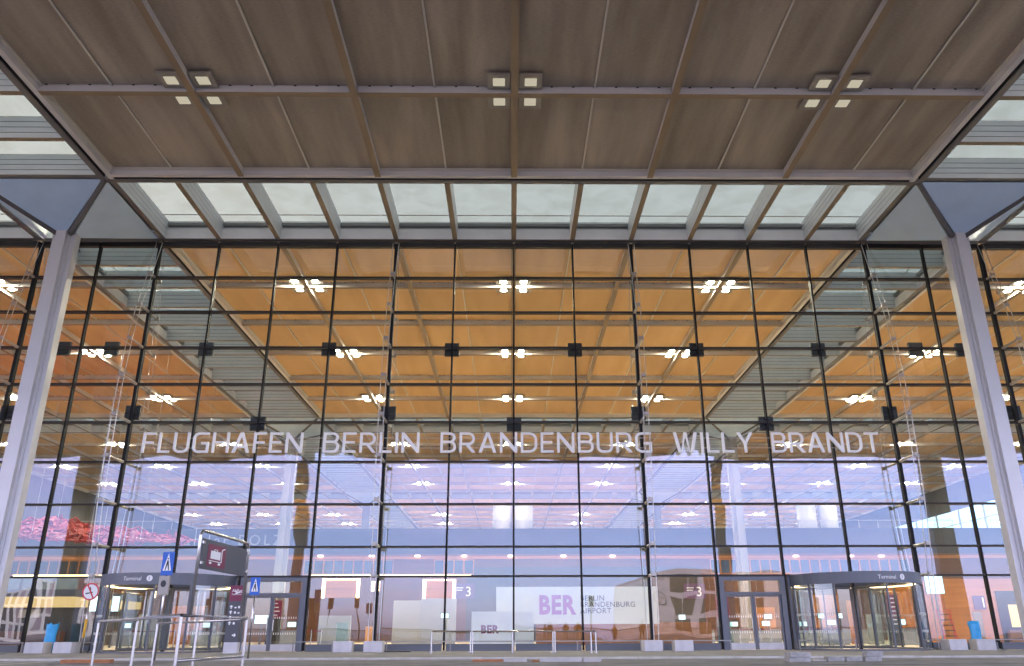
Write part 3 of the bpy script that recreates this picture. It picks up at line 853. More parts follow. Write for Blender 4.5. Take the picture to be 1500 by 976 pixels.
crossing(377, 846, 872, .155, (363, 965), 'smaller blue pedestrian crossing sign before the left double door', False, PZ + 0)
# no smoking sign
pb = atz(118, 957, PZ); Y = pb.y
ns = thing('no_smoking_sign', 'round red and white no smoking sign on a thin pole with yellow band', 'sign', (pb.x, Y, PZ))
cz = at(126, 867, Y).z - PZ; rr = .36
MB().tube((0, 0, 0), (0, 0, cz), .035, 10).build('pole', 'steel', ns, smooth=True)
za, zb_ = at(121, 934, Y).z - PZ, at(123, 907, Y).z - PZ
MB().tube((0, 0, za), (0, 0, zb_), .05, 10).build('yellow_band', 'yellow', ns, smooth=True)
circ = lambda r, n=32: [(r * math.cos(2 * math.pi * k / n), cz + r * math.sin(2 * math.pi * k / n)) for k in range(n)]
dsc = MB().prism(circ(rr), lambda u, v, d: (u, -.06 + d, v), .02).build('sign_disc', 'white', ns)
b = MB()
n = 32
for k in range(n):
    a0, a1 = 2 * math.pi * k / n, 2 * math.pi * (k + 1) / n
    q = [(rr * math.cos(a0), cz + rr * math.sin(a0)), (rr * math.cos(a1), cz + rr * math.sin(a1)), (rr * .83 * math.cos(a1), cz + rr * .83 * math.sin(a1)), (rr * .83 * math.cos(a0), cz + rr * .83 * math.sin(a0))]
    b.prism(q, lambda u, v, d: (u, -.064 + d, v), .003)
ca, sa = math.cos(R(-60)), math.sin(R(-60))
L, w = rr * .84, .03
b.prism([(L * ca * s1 - w * sa * s2, cz + L * sa * s1 + w * ca * s2) for s1, s2 in ((-1, -1), (1, -1), (1, 1), (-1, 1))], lambda u, v, d: (u, -.068 + d, v), .003)
b.build('prohibition_ring', 'red', dsc)
b = MB().prism([(-.2, cz - .11), (.10, cz - .05), (.09, cz + .0), (-.21, cz - .06)], lambda u, v, d: (u, -.0635 + d, v), .002)
b.prism([(-.02, cz + .05), (.02, cz + .06), (-.03, cz + .2), (-.06, cz + .2)], lambda u, v, d: (u, -.0635 + d, v), .002)
b.build('cigarette_symbol', 'black', dsc)
# totem
Y = 35.6
a, b2 = at(333, 950, Y), at(362, 858, Y)
tw = b2.x - a.x + .05
tt = thing('wayfinding_totem', 'tall slate and maroon information totem left of the left double door', 'sign', ((a.x + b2.x) / 2 - .1, Y, PZ), R(-4))
Ht = b2.z - PZ
MB().box(-tw / 2, tw / 2, -.14, .14, 0, .42).build('plinth', 'conc', tt)
MB().box(-tw / 2, tw / 2, -.13, .13, .42, Ht - .62).build('body', 'signgrey', tt)
MB().box(-tw / 2, tw / 2, -.131, .131, Ht - .62, Ht).build('head_panel', 'maroon', tt)
text_mesh('Abflug', .17, 'white', tt, (-tw / 2 + .1, -.134, Ht - .26), FRONT, .002)
text_mesh('Departures', .09, 'white', tt, (-tw / 2 + .1, -.134, Ht - .38), FRONT, .002)
pl = MB().prism([(0, 0), (.2, .07), (.24, .12), (.19, .11), (.0, .04)], lambda u, v, d: (tw / 2 - .34 + u, -.136 + d, Ht - .36 + v), .004)
pl.prism([(.06, .05), (.0, .13), (.04, .13), (.13, .075)], lambda u, v, d: (tw / 2 - .34 + u, -.139 + d, Ht - .36 + v), .003).build('plane_symbol', 'white', tt)
ar = MB()
def arrow(x, z, s, right=False):
    P = [(-.02, -.06), (.02, -.06), (.02, .02), (.055, -.005), (.055, .03), (0, .075), (-.055, .03), (-.055, -.005), (-.02, .02)]
    if right: P = [(v, -u) for u, v in P]
    ar.prism([(u * s, v * s) for u, v in P], lambda u, v, d: (x + u, -.136 + d, z + v), .004)
for k in range(4):
    z = Ht - .86 - k * .21
    arrow(-tw / 2 + .14, z, 1.1)
    for q in range((3, 3, 3, 1)[k]): ar.box(-tw / 2 + .28 + q * .15, -tw / 2 + .36 + q * .15, -.136, -.132, z - .045, z + (.045 if (q + k) % 2 else .01))
arrow(tw / 2 - .2, Ht - 1.95, 1.2, True)
ar.build('arrow_symbols', 'white', tt)
# loose kerb stones, slabs and planks
def slab(px0, px1, py, h, label, name='stone_slab', mat='slab', up=0.0, d=.35, rot=0, cat='stone', group='loose stones along the kerb'):
    a, b_ = atz(px0, py, GZ), atz(px1, py, GZ)
    Y = (a.y + b_.y) / 2; w = b_.x - a.x
    o = MB().box(-w / 2, w / 2, 0, d, 0, h).build(name, mat, None, ((a.x + b_.x) / 2, Y, GZ + up + .001), (0, 0, rot), bevel=.012)
    return tag(o, label, cat, group)
slab(90, 158, 972, .10, 'orange brown timber plank lying on the road behind the trolley bay', 'timber_plank', 'plank', d=.3, cat='plank', group='planks on the kerb', rot=.05)
slab(692, 737, 970, .07, 'pale brown plank on the kerb below the smaller poster', 'timber_plank', 'plank', d=.2, cat='plank', group='planks on the kerb')
slab(738, 772, 970, .10, 'pale kerb stone right of the pale brown plank', mat='kerb')
slab(779, 790, 970, .05, 'small brown wood offcut between two pale kerb stones', 'timber_plank', 'plank', d=.2, cat='plank', group='planks on the kerb')
slab(791, 853, 970, .13, 'long pale kerb stone below the railing posts', mat='kerb')
slab(855, 881, 970, .13, 'short pale kerb stone at the right end of the kerb stone row', mat='kerb')
slab(1156, 1189, 970, .12, 'lower grey slab of the stack before the right double door', d=.5)
slab(1158, 1191, 970, .13, 'upper grey slab of the stack before the right double door', up=.125, d=.45, rot=.08)
slab(1213, 1239, 969, .13, 'grey kerb stone left in the row before the right revolving door')
slab(1240, 1265, 969, .13, 'grey kerb stone right in the row before the right revolving door')
slab(1268, 1293, 969, .13, 'lower grey kerb stone of the pair right of the stone row')
slab(1271, 1296, 969, .13, 'upper grey kerb stone of the pair right of the stone row', up=.136)
slab(1190, 1212, 969, .04, 'thin pale slab right of the grey slab stack', mat='kerb')
# drain cover and mat
pm_ = at(588, 955, 37.3)
o = MB().box(-.55, .55, -.3, .3, 0, .06).build('dark_mat', 'black', None, (at(583, 954, 37.0).x, 37.0, PZ), bevel=.01)
tag(o, 'small black mat lying by the glass right of the concrete block pair', 'mat')

# ------------------------------------------------------------------ inside the hall
def wall(name, label, cat, x0, x1, y0, y1, z0, z1, mat): return tag(MB().box(x0, x1, y0, y1, z0, z1).build(name, mat), label, cat)
wall('hall_wall', 'plain grey wall closing the hall on the left', 'wall', -63, -62.6, FY + .3, 164, PZ, 21.6, 'wallgrey')
wall('back_wall', 'dark grey wall closing the far end of the hall', 'wall', -62.5, 62.5, 164.2, 164.6, PZ, 21.6, 'wallgrey')
# right side window wall
sw = thing('side_window_wall', 'bright daylit window wall along the right side of the hall', 'glass facade', (62.6, 0, 0))
MB().box(-.1, .3, FY + .3, 164, PZ, 7.6).build('wall_base', 'wallpale', sw)
MB().box(-.1, .3, FY + .3, 164, 17.0, 21.6).build('wall_head', 'wallgrey', sw)
g = MB()
for k in range(20):
    y = FY + .3 + k * 6.25
    MB().box(-.12, .12, y - .08, y + .08, 7.6, 17.0).build('mullion', 'strut', sw)
for z in (9.4, 11.3, 13.2, 15.1):
    MB().box(-.10, .10, FY + .4, 163.9, z - .05, z + .05).build('transom', 'strut', sw)
MB().box(-.01, .01, FY + .4, 163.9, 7.6, 17.0).build('glazing', 'teal', sw)
# two storey walnut building across the hall
WY = 88.0
wb = thing('walnut_building', 'two storey walnut clad block across the back of the hall with a window row', 'building', (0, WY, PZ))
xg0, xg1 = at(683, 880, WY).x, at(1032, 880, WY).x
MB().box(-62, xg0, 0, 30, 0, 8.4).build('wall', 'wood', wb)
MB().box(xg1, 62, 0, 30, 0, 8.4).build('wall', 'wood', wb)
MB().box(xg0, xg1, .05, 29.9, 0, 7.3).build('grey_wall', 'wallgrey', wb)
MB().box(xg0, xg1, .0, 29.9, 7.3, 8.4).build('wall', 'wood', wb)
MB().box(-62, 62, .3, 30, 8.4, 11.3).build('parapet', 'wallgrey', wb)
MB().box(-62, 62, .0, .28, 8.42, 8.62).build('cornice', 'wooddark', wb)
MB().box(-62, 62, -.06, -.004, 8.12, 8.40).build('lit_wood_band', 'woodlit', wb)  # added strip, its brighter colour stands for lamplight on the wood
b = MB().box(-62, 62, .35, .39, 12.1, 12.16)
for k in range(60): b.box(-61 + k * 2.05, -60.95 + k * 2.05, .36, .38, 11.3, 12.1)
b.build('gallery_rail', 'strut', wb)
def wwin(px):
    p = at(px, 833, WY)
    f = MB().cbox(p.x, -.02, 7.32, 1.06, .08, 1.5).build('window', 'woodlit', wb)
    MB().cbox(p.x, -.065, 7.32, .88, .02, 1.32).build('pane', 'winglass', f)
xs = [20 + 14.6 * k for k in range(9)] + [452 + 14.6 * k for k in range(9)] + [643 + 14.6 * k for k in range(4)] + [1048 + 14.6 * k for k in range(20)]
for px in xs: wwin(px)
def niche(xa, xb, ya, yb):
    a, b_ = at(xa, ya, WY), at(xb, yb, WY)
    z0_, z1_ = b_.z - PZ, a.z - PZ
    nn = MB().box(a.x, b_.x, -.06, -.004, z0_, z1_).build('lit_niche', 'woodlit', wb)
    MB().box(a.x, a.x + .3, -.10, -.062, z0_, z1_).box(b_.x - .3, b_.x, -.10, -.062, z0_, z1_).box(a.x + .3, b_.x - .3, -.10, -.062, z1_ - .12, z1_).build('light_strip', 'warm', nn)
niche(473, 526, 848, 876); niche(545, 556, 852, 866); niche(620, 667, 849, 877)
for xa, xb in ((452, 690), (1040, 1330), (20, 150)):
    a, b_ = at(xa, 843.5, WY), at(xb, 843.5, WY)
    MB().box(a.x, b_.x, -.08, -.004, a.z - PZ - .05, a.z - PZ + .05).build('soffit_light', 'warm', wb)
for px in (470, 545, 612, 680, 748, 825, 897, 1165, 1245, 1290):
    p = at(px, 814.8, WY)
    MB().cbox(p.x, -.2, p.z - PZ, .5, .3, .12).build('spot_light', emit('spot_lit', (1, .95, .85), 4) if 'spot_lit' not in bpy.data.materials else bpy.data.materials['spot_lit'], wb)
for px in (680, 1018):
    p = at(px, 866, WY - .1)
    sg = MB().box(p.x - 1.1, p.x + 1.1, -.08, -.02, p.z - PZ - .75, p.z - PZ + .75).build('area_sign', 'signpurple', wb)
    text_mesh('3', 1.35, 'white', sg, (p.x + .1, -.09, p.z - PZ - .5), FRONT, .01)
    MB().box(p.x - .85, p.x - .1, -.09, -.085, p.z - PZ + .28, p.z - PZ + .36).box(p.x - .85, p.x - .2, -.09, -.085, p.z - PZ + .05, p.z - PZ + .13).build('sign_lines', 'white', sg)
gp = at(286, 796, WY + .2); sgn = MB().box(gp.x - .3, at(388, 796, WY).x, .24, .29, gp.z - PZ - .35, gp.z - PZ - .30).build('sign_rail', 'strut', wb)
text_mesh('ander BOLZ', 1.55, 'textgrey', sgn, (gp.x - 1.2, .25, gp.z - PZ - .2), FRONT, .02, spacing=1.35)
# white cylinders on the gallery
for k, (px, yc) in enumerate(((735.5, 107), (767, 107), (1180, 107), (1211, 107))):
    p = at(px, 745, yc)
    o = MB().tube((0, 0, 0), (0, 0, 5.4), 1.22, 32).build('white_cylinder', 'cyl', None, (p.x, yc, 11.4), smooth=False)
    for f in o.data.polygons: f.use_smooth = len(f.vertices) == 4
    tag(o, ('left', 'right', 'left', 'right')[k] + ' white cylinder of the pair on the gallery ' + ('behind the middle of the hall' if k < 2 else 'at the right'), 'cylinder', 'white cylinders on the gallery')
# posters
def banner(x0, x1, ya, yb, Y, label):
    a, b_ = at(x0, ya, Y), at(x1, yb, Y)
    t = thing('poster_wall', label, 'poster', ((a.x + b_.x) / 2, Y, PZ))
    W, z0_, z1_ = (b_.x - a.x) / 2, b_.z - PZ, a.z - PZ
    MB().box(-W, W, -.02, .02, max(z0_, .02), z1_).build('poster', 'banner', t)
    for s in (-1, 1): MB().box(s * W * .9 - .04, s * W * .9 + .04, .03, .1, 0, z1_ - .05).build('support', 'strut', t)
    return t, a, W, z0_, z1_
t, a, W, zz0, zz1 = banner(727, 966, 860, 914, 47.0, 'large white poster inside the glass with BER and airport name lettering')
pp = at(789, 899, 46.9); ph = at(789, 873, 46.9).z - pp.z
o = text_mesh('BER', ph / .69, 'purple', t, (pp.x - t.location.x, -.03, pp.z - PZ), FRONT, .004, bold=.05, spacing=1.1)
wpx = (at(844, 890, 46.9).x - pp.x) / max(v.co.x for v in o.data.vertices); o.scale = (wpx, 1, 1)
for k, wd in enumerate(('BERLIN', 'BRANDENBURG', 'AIRPORT')):
    pp = at(850, 880 + k * 9.3, 46.9)
    text_mesh(wd, .40, 'signgrey', t, (pp.x - t.location.x, -.03, pp.z - PZ), FRONT, .003, spacing=1.08)
t, a, W, zz0, zz1 = banner(691, 782, 896, 947, 44.5, 'smaller white poster inside the glass with BER lettering, left of the large poster')
pp = at(704, 927.5, 44.4); ph = at(704, 916.5, 44.4).z - pp.z
o = text_mesh('BER', ph / .69, 'maroon', t, (pp.x - t.location.x, -.03, pp.z - PZ), FRONT, .004, bold=.025, spacing=1.1)
wpx = (at(731, 920, 44.4).x - pp.x) / max(v.co.x for v in o.data.vertices); o.scale = (wpx, 1, 1)
# partitions and other things standing in the hall
def panel(x0, x1, ya, yb, Y, mat, label, name='partition_panel', cat='partition'):
    a, b_ = at(x0, ya, Y), at(x1, yb, Y)
    o = MB().box(a.x, b_.x, -.1, .1, 0, a.z - PZ - .01).build(name, mat, None, (0, Y, PZ + .01), bevel=.01)
    # origin at its own foot
    c = (a.x + b_.x) / 2
    for v in o.data.vertices: v.co.x -= c
    o.location.x = c
    return tag(o, label, cat)
panel(577, 616, 880, 948, 62, 'wallpale', 'pale grey partition left of the white slatted one, behind the railing')
panel(617, 667, 877, 948, 60, 'partition', 'white partition board left of the smaller poster')
panel(468, 512, 902, 948, 58, 'partition', 'white counter front behind the left concrete block pair', 'counter', 'counter')
panel(494, 508, 912, 948, 55, 'teal', 'small teal glass screen before the white counter', 'glass_screen', 'screen')
panel(536, 546, 918, 948, 50, 'orange', 'orange upright board beside the cable truss left of the railing', 'orange_board', 'board')
panel(1050, 1075, 912, 948, 52, 'teal', 'low teal glass screen left of the right double door', 'glass_screen', 'screen')
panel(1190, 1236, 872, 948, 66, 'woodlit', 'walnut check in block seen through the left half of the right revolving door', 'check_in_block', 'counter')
panel(1240, 1262, 880, 948, 58, 'woodlit', 'narrow walnut block seen through the middle of the right revolving door', 'check_in_block', 'counter')
panel(1268, 1296, 900, 948, 56, 'wallpale', 'pale counter seen through the right revolving door', 'counter', 'counter')
panel(1296, 1330, 868, 948, 60, 'woodlit', 'walnut block at the right end of the right revolving door', 'check_in_block', 'counter')
panel(1108, 1140, 890, 948, 70, 'woodlit', 'walnut block seen through the right double door', 'check_in_block', 'counter')
panel(205, 245, 900, 948, 56, 'wallpale', 'pale counter seen through the left revolving door', 'counter', 'counter')
panel(250, 292, 888, 948, 70, 'woodlit', 'walnut block seen through the right half of the left revolving door', 'check_in_block', 'counter')
panel(392, 404, 905, 948, 50, 'dark', 'dark kiosk seen through the left double door', 'kiosk', 'kiosk')
# right walnut shop
a, b_ = at(1378, 848, 66), at(1560, 848, 66)
sh = thing('walnut_shop', 'walnut clad shop at the right behind the concrete blocks, with a lit opening', 'shop', (a.x, 66, PZ))
Wd_ = b_.x - a.x; Hd = a.z - PZ
MB().box(0, Wd_, 0, 10, 0, Hd).build('wall', 'woodlit', sh)
q0, q1 = at(1457, 868, 66).x - a.x, Wd_ - .2
zo0, zo1 = .02, at(1460, 866, 66).z - PZ
op = MB().box(q0, q1, -.06, -.004, zo0, zo1).build('opening', 'dark', sh)
zl0, zl1 = at(1468, 919, 66).z - PZ, at(1468, 886, 66).z - PZ
MB().box(q0 + .8, q1 - .5, -.10, -.064, zl0, zl1).build('lit_wall', emit('lit_wall_glow', (1, .62, .28), .75), op)
MB().box(q0 + .3, q1 - .4, -.5, -.11, .02, zl0 - .2).build('counter', 'wooddark', sh)
sg = MB().box(at(1427, 890, 66).x - a.x, at(1444, 890, 66).x - a.x, -.07, -.004, at(1430, 893, 66).z - PZ, at(1430, 873, 66).z - PZ).build('area_sign', 'signpurple', sh)
text_mesh('1', 1.1, 'white', sg, (at(1436, 890, 66).x - a.x, -.075, at(1436, 890, 66).z - PZ), FRONT, .004)
panel(1425, 1446, 897, 948, 55, 'teal', 'teal glass screen right of the rightmost blue bag', 'glass_screen', 'screen')
# red ladder trolley
p = at(1392, 945, 45)
ld = thing('step_ladder', 'red and black step ladder standing inside the glass, right of the right revolving door', 'ladder', (p.x, 45, PZ + .012))
Hh = at(1392, 893, 45).z - PZ
for s in (-.42, .30):
    MB().path([(s, -.5, 0), (s * .75 - .1, .0, Hh)], .035, 6).build('rail', 'redpaint', ld)
    MB().path([(s + .35, .6, 0), (s * .75 + .1, .05, Hh)], .03, 6).build('rear_leg', 'redpaint', ld)
for k in range(1, 7):
    v = k / 7
    MB().cbox(-.08 * v - .05, -.5 + .5 * v, Hh * v, .62, .12, .04).build('step', 'dark', ld)
# screens
def screen(x0, x1, ya, yb, Y, label, mat='screen'):
    a, b_ = at(x0, ya, Y), at(x1, yb, Y)
    cx = (a.x + b_.x) / 2; W = (b_.x - a.x) / 2
    t = thing('display_screen', label, 'screen', (cx, Y, PZ + .012), group='lit display screens in the hall')
    MB().box(-.05, .05, .03, .12, 0, b_.z - PZ).build('stand', 'signgrey', t)
    MB().box(-W - .04, W + .04, -.02, .06, b_.z - PZ - .04, a.z - PZ + .04).build('case', 'black', t)
    MB().box(-W, W, -.03, -.021, b_.z - PZ, a.z - PZ).build('picture', mat, t)
screen(133, 152, 874, 896, 50, 'left cyan white screen of the pair left of the left revolving door')
screen(166, 173, 874, 896, 51, 'narrow white screen seen through the left edge of the left revolving door')
screen(1353, 1384, 842, 870, 60, 'large pale screen right of the right revolving door')
screen(1119, 1131, 900, 907, 64, 'small white screen in the right double door')
screen(1198, 1207, 899, 906, 64, 'small white screen left in the right revolving door')
screen(1228, 1234, 899, 906, 56, 'small white screen in the middle of the right revolving door')
screen(994, 1004, 901, 908, 62, 'small cyan screen beside the maroon totem left of the right double door')
screen(646, 657, 899, 906, 58, 'small white screen above the white partition board')
screen(374, 392, 902, 914, 54, 'white screen in the left double door')
panel(785, 1044, 912, 948, 56, 'woodmid', 'long low walnut counter front below the large poster', 'long_counter', 'counter')
# check in desks, queue posts and benches
def desk(px, Y, label):
    p = at(px, 940, Y)
    t = thing('check_in_desk', label, 'desk', (p.x, Y, PZ + .012), group='check in desks in the hall')
    MB().box(-.85, .85, -.35, .35, 0, .95).build('desk_front', 'partition', t, bevel=.01)
    MB().box(-.95, .95, -.42, .4, .951, 1.02).build('desk_top', 'wooddark', t)
    mo = MB().box(-.3, .3, .05, .09, 1.14, 1.5).box(-.04, .04, .06, .08, 1.02, 1.14).build('monitor', 'black', t)
    MB().box(-.27, .27, .040, .049, 1.17, 1.47).build('monitor_screen', 'screen', mo)
for px, Y, lab in ((1078, 62, 'check in desk seen behind the left leaf of the right double door'), (1125, 58, 'check in desk seen behind the right leaf of the right double door'),
                   (1180, 62, 'check in desk at the left edge of the right revolving door'), (1222, 54, 'check in desk behind the left half of the right revolving door'),
                   (1255, 62, 'check in desk behind the middle of the right revolving door'), (1325, 53, 'check in desk behind the right end of the right revolving door'),
                   (182, 60, 'check in desk behind the left edge of the left revolving door'), (228, 66, 'check in desk behind the middle of the left revolving door'),
                   (300, 58, 'check in desk behind the right half of the left revolving door'), (425, 56, 'check in desk behind the right leaf of the left double door'),
                   (590, 68, 'check in desk left of the pale partition boards'), (1030, 66, 'check in desk left of the maroon totem by the right double door')):
    desk(px, Y, lab)
qn = 0
for pxs, Y, w_ in (((1172, 1188, 1204, 1220, 1236), 48, 'right revolving door'), ((1085, 1100, 1115, 1130), 49, 'right double door'), ((190, 206, 222, 238, 254), 50, 'left revolving door'), ((440, 455, 470), 51, 'left concrete block pair')):
    for k, px in enumerate(pxs):
        p = at(px, 940, Y)
        t = thing('queue_post', '%s queue post from the left in the row behind the %s' % (ORD[k], w_), 'queue post', (p.x, Y, PZ + .012), group='queue posts in the hall')
        MB().tube((0, 0, 0), (0, 0, .03), .17, 12).build('foot', 'dark', t)
        MB().tube((0, 0, .03), (0, 0, .98), .03, 8).build('post', 'steel', t)
        if k < len(pxs) - 1:
            q = at(pxs[k + 1], 940, Y)
            MB().box(.03, q.x - p.x - .03, -.004, .004, .86, .92).build('belt', 'maroon', t)
# indoor maroon totems
def totem(x0, x1, ya, Y, label, top=.45):
    a, b_ = at(x0, ya, Y), at(x1, ya, Y)
    t = thing('wayfinding_totem', label, 'sign', ((a.x + b_.x) / 2, Y, PZ + .012), group='maroon totems in the hall')
    W = (b_.x - a.x) / 2; H = a.z - PZ
    MB().box(-W, W, -.1, .1, 0, H * (1 - top)).build('body', 'signgrey', t)
    MB().box(-W, W, -.101, .101, H * (1 - top), H).build('head_panel', 'maroon', t)
    l = MB()
    for k in range(7):
        z = H * .93 - k * H * .085
        l.box(-W * .8, -W * .55, -.106, -.102, z - .04, z + .05).box(-W * .4, W * (.3 + .5 * ((k * 7) % 5) / 5), -.106, -.102, z - .03, z + .03)
    l.build('sign_lines', 'white', t)
totem(1048, 1066, 875, 56, 'maroon information totem left of the right double door')
totem(1297, 1313, 872, 50, 'maroon information totem seen through the right revolving door')
totem(397, 414, 880, 55, 'maroon information totem seen through the left double door', .4)
# left shop with lit soffit
a, b_ = at(-80, 866, 62), at(128, 866, 62)
ls = thing('food_stall', 'dark shop front at the left with a glowing yellow soffit and glass balustrade above', 'shop', (a.x, 62, PZ))
Wd_ = b_.x - a.x
z_ = lambda py: at(60, py, 62).z - PZ
MB().box(0, Wd_, 0, 9, 0, z_(890)).build('shop_front', 'dark', ls)
MB().box(0, Wd_ + .3, -2.2, 9, z_(876), z_(866)).build('fascia', 'signgrey', ls)
MB().box(0.1, Wd_ + .2, -2.1, 8.9, z_(888), z_(876.2)).build('soffit', emit('soffit_glow', (1, .66, .28), .42), ls)
MB().box(0, Wd_ + .3, -2.1, -2.06, z_(865.8), z_(850)).build('balustrade', 'teal', ls)
MB().box(1, Wd_ - 1, -.8, -.1, 0, z_(925)).build('counter', 'wood', ls)
MB().box(Wd_ * .55, Wd_ * .7, -.06, -.003, z_(905), z_(893)).build('menu_board', 'wallpale', ls)
# hanging red wire sculpture (plain stand-in)
hg = thing('hanging_net', 'large red wire net hanging under the hall ceiling at the left', 'hanging net', (-31, 60, 8.3))
rnd = random.Random(3)
st = MB()
NX, NYY = 44, 22
def hz(u, v): return (1 - .68 * u) * ((v - .5) * 2.9 + .55 * math.sin(u * 6.2 + v * 3) + .35 * math.sin(u * 13 - v * 5) + .22 * math.sin(u * 25 + v * 9)) - 1.35 * u + .1 + 1.15 * (1 - u)
def hp(u, v): return Vector((-15 + 21.2 * u, -6 + 12 * v + .5 * math.sin(u * 9), hz(u, v)))
for j in range(NYY):
    v = (j + rnd.uniform(-.2, .2)) / NYY
    st.path([hp(u / 60, v) + Vector((0, 0, rnd.uniform(-.08, .08))) for u in range(61)], .045, 4)
for i in range(NX):
    u = (i + rnd.uniform(-.3, .3)) / NX
    st.path([hp(max(0, min(1, u)), k / 18) + Vector((0, 0, rnd.uniform(-.1, .1))) for k in range(19)], .04, 4)
for k in range(240):
    u, v = rnd.random() * .96, rnd.random()
    p = hp(u, v); q = hp(min(1, u + rnd.uniform(.01, .06)), max(0, min(1, v + rnd.uniform(-.15, .15))))
    st.path([p, (p + q) / 2 + Vector((0, 0, rnd.uniform(-.5, .6))), q], rnd.uniform(.04, .10), 4)
st.build('wire_net', 'carpet', hg)
sh_ = MB()
NU, NV = 70, 26
for side in (0, 1):
    for i in range(NU + 1):
        for j in range(NV + 1):
            p = hp(i / NU * .93, j / NV); q = math.sin(i * 1.7 + j * 2.3) * .10 + math.sin(i * 3.1 - j * 1.3) * .08
            sh_.v.append((p.x, p.y, p.z + q - .03 * side))
W_ = NV + 1; O_ = (NU + 1) * W_
for i in range(NU):
    for j in range(NV):
        if (i * 7 + j * 13 + (i * j) % 5) % 11 == 0: continue
        a_ = i * W_ + j
        sh_.f.append((a_, a_ + W_, a_ + W_ + 1, a_ + 1)); sh_.m.append(0)
        sh_.f.append((O_ + a_, O_ + a_ + 1, O_ + a_ + W_ + 1, O_ + a_ + W_)); sh_.m.append(0)
sh_.build('mesh_sheet', 'carpet', hg)
fl = MB()
for k in range(620):
    u, v = rnd.random() ** 1.2 * .97, rnd.random()
    c = hp(u, v); du = Vector((rnd.uniform(.25, .8), rnd.uniform(-.4, .4), rnd.uniform(-.25, .1))); dv_ = Vector((rnd.uniform(-.2, .2), rnd.uniform(.3, .8), rnd.uniform(-.3, .3)))
    n_ = du.cross(dv_).normalized() * .012
    b0 = len(fl.v)
    for o_ in (n_, -n_):
        for q in (c - du / 2 - dv_ / 2, c + du / 2 - dv_ / 2, c + du / 2 + dv_ / 2, c - du / 2 + dv_ / 2): fl.v.append(tuple(q + o_))
    for q in ((0, 1, 2, 3), (7, 6, 5, 4), (0, 4, 5, 1), (1, 5, 6, 2), (2, 6, 7, 3), (3, 7, 4, 0)): fl.f.append(tuple(b0 + i for i in q)); fl.m.append(0)
fl.build('mesh_flakes', 'carpet', hg)
wr = MB()
for i in range(7):
    for j in (.1, .9):
        p = hp(i / 6, j); wr.tube(p, (p.x, p.y, RZ - 8.3), .015, 4)
wr.build('hanging_wires', 'cable', hg)

# ------------------------------------------------------------------ across the forecourt (mirrored in the glass)
# stone office with ribbed white side; mirror distance of the front about 147 m
by = -70.0; MY = 2 * FY - by
def mirr(px, py): return at(px, py, MY)
xl, xr = mirr(960, 900).x, mirr(1170, 900).x
zt = mirr(990, 838).z
ob = thing('office_building', 'pale stone office building with round emblem and ribbed white side across the forecourt', 'building', (xl, by, 0))
MB().box(0, xr - xl, -55, 0, 0, zt).build('wall', 'stone', ob)
b = MB()
for k in range(56): b.box(-.12, -.004, -55 + k * .98, -54.3 + k * .98, 1.8, zt - .6)
b.build('ribbed_cladding', 'ribw', ob)
for zz in (zt * .28, zt * .62): MB().box(-.2, -.002, -55, -.02, zz - .35, zz + .35).build('white_band', 'white', ob)
for r_i, (ya, yb) in enumerate(((846, 870), (876, 899), (905, 928))):
    for c_i, (xa, xb) in enumerate(((993, 1020), (1029, 1052), (1062, 1085), (1095, 1120))):
        p, q = mirr(xa, ya), mirr(xb, yb)
        w_ = MB().box(p.x - xl, q.x - xl, .002, .05, q.z, p.z).build('window', 'winbrown', ob)
        MB().box((p.x + q.x) / 2 - xl - .05, (p.x + q.x) / 2 - xl + .05, .051, .07, q.z, p.z).build('mullion', 'stone', w_)
pc = mirr(976, 881); rr = 1.15
em = MB()
n = 32
for k in range(n):
    a0, a1 = 2 * math.pi * k / n, 2 * math.pi * (k + 1) / n
    em.prism([(rr * math.cos(a0), rr * math.sin(a0)), (rr * math.cos(a1), rr * math.sin(a1)), (rr * .86 * math.cos(a1), rr * .86 * math.sin(a1)), (rr * .86 * math.cos(a0), rr * .86 * math.sin(a0))], lambda u, v, d: (pc.x - xl + u, .003 + d, pc.z + v), .05)
em = em.build('emblem', 'emblem', ob)
BACK = (R(90), 0, R(180))
def backtext(s, size, px, py, parent, root, mat='emblem'):
    p = mirr(px, py)
    o = text_mesh(s, size, mat, parent, (0, 0, 0), BACK, .02, align='CENTER')
    o.location = (p.x - root.x, .05, p.z - root.z)
for s, dx, dz in (('B', 0, .62), ('A', 0, .26), ('Y', 0, -.14), ('E', 0, -.5), ('R', 0, -.88), ('B', .62, -.14), ('A', .32, -.14), ('E', -.32, -.14), ('R', -.62, -.14)):
    o = text_mesh(s, .4, 'emblem', em, (pc.x - xl + dx, .04, pc.z + dz), BACK, .02, align='CENTER')
for py in (849, 914):
    p = mirr(976, py); text_mesh('BAY', 1.0, 'emblem', ob, (p.x - xl, .03, p.z - .3), BACK, .02, align='CENTER')
# striped building at the left of the mirror picture
xa, xb = mirr(-60, 900).x, mirr(205, 900).x
hb = thing('striped_hotel', 'mauve and white vertically striped building across the forecourt', 'building', (xa, by, 0))
zt2 = mirr(100, 862).z
MB().box(0, xb - xa, -25, 0, 0, zt2).build('wall', 'ribw', hb)
nst = 22
for k in range(nst):
    x0 = (xb - xa) * (k + .15) / nst
    for z0_, z1_ in ((.6, zt2 * .30), (zt2 * .35, zt2 * .64), (zt2 * .69, zt2 * .97)):
        MB().box(x0, x0 + (xb - xa) / nst * .55, .003, .06, z0_, z1_).build('window', 'winglass' if (k * 7 + int(z0_)) % 3 else 'shade', hb)
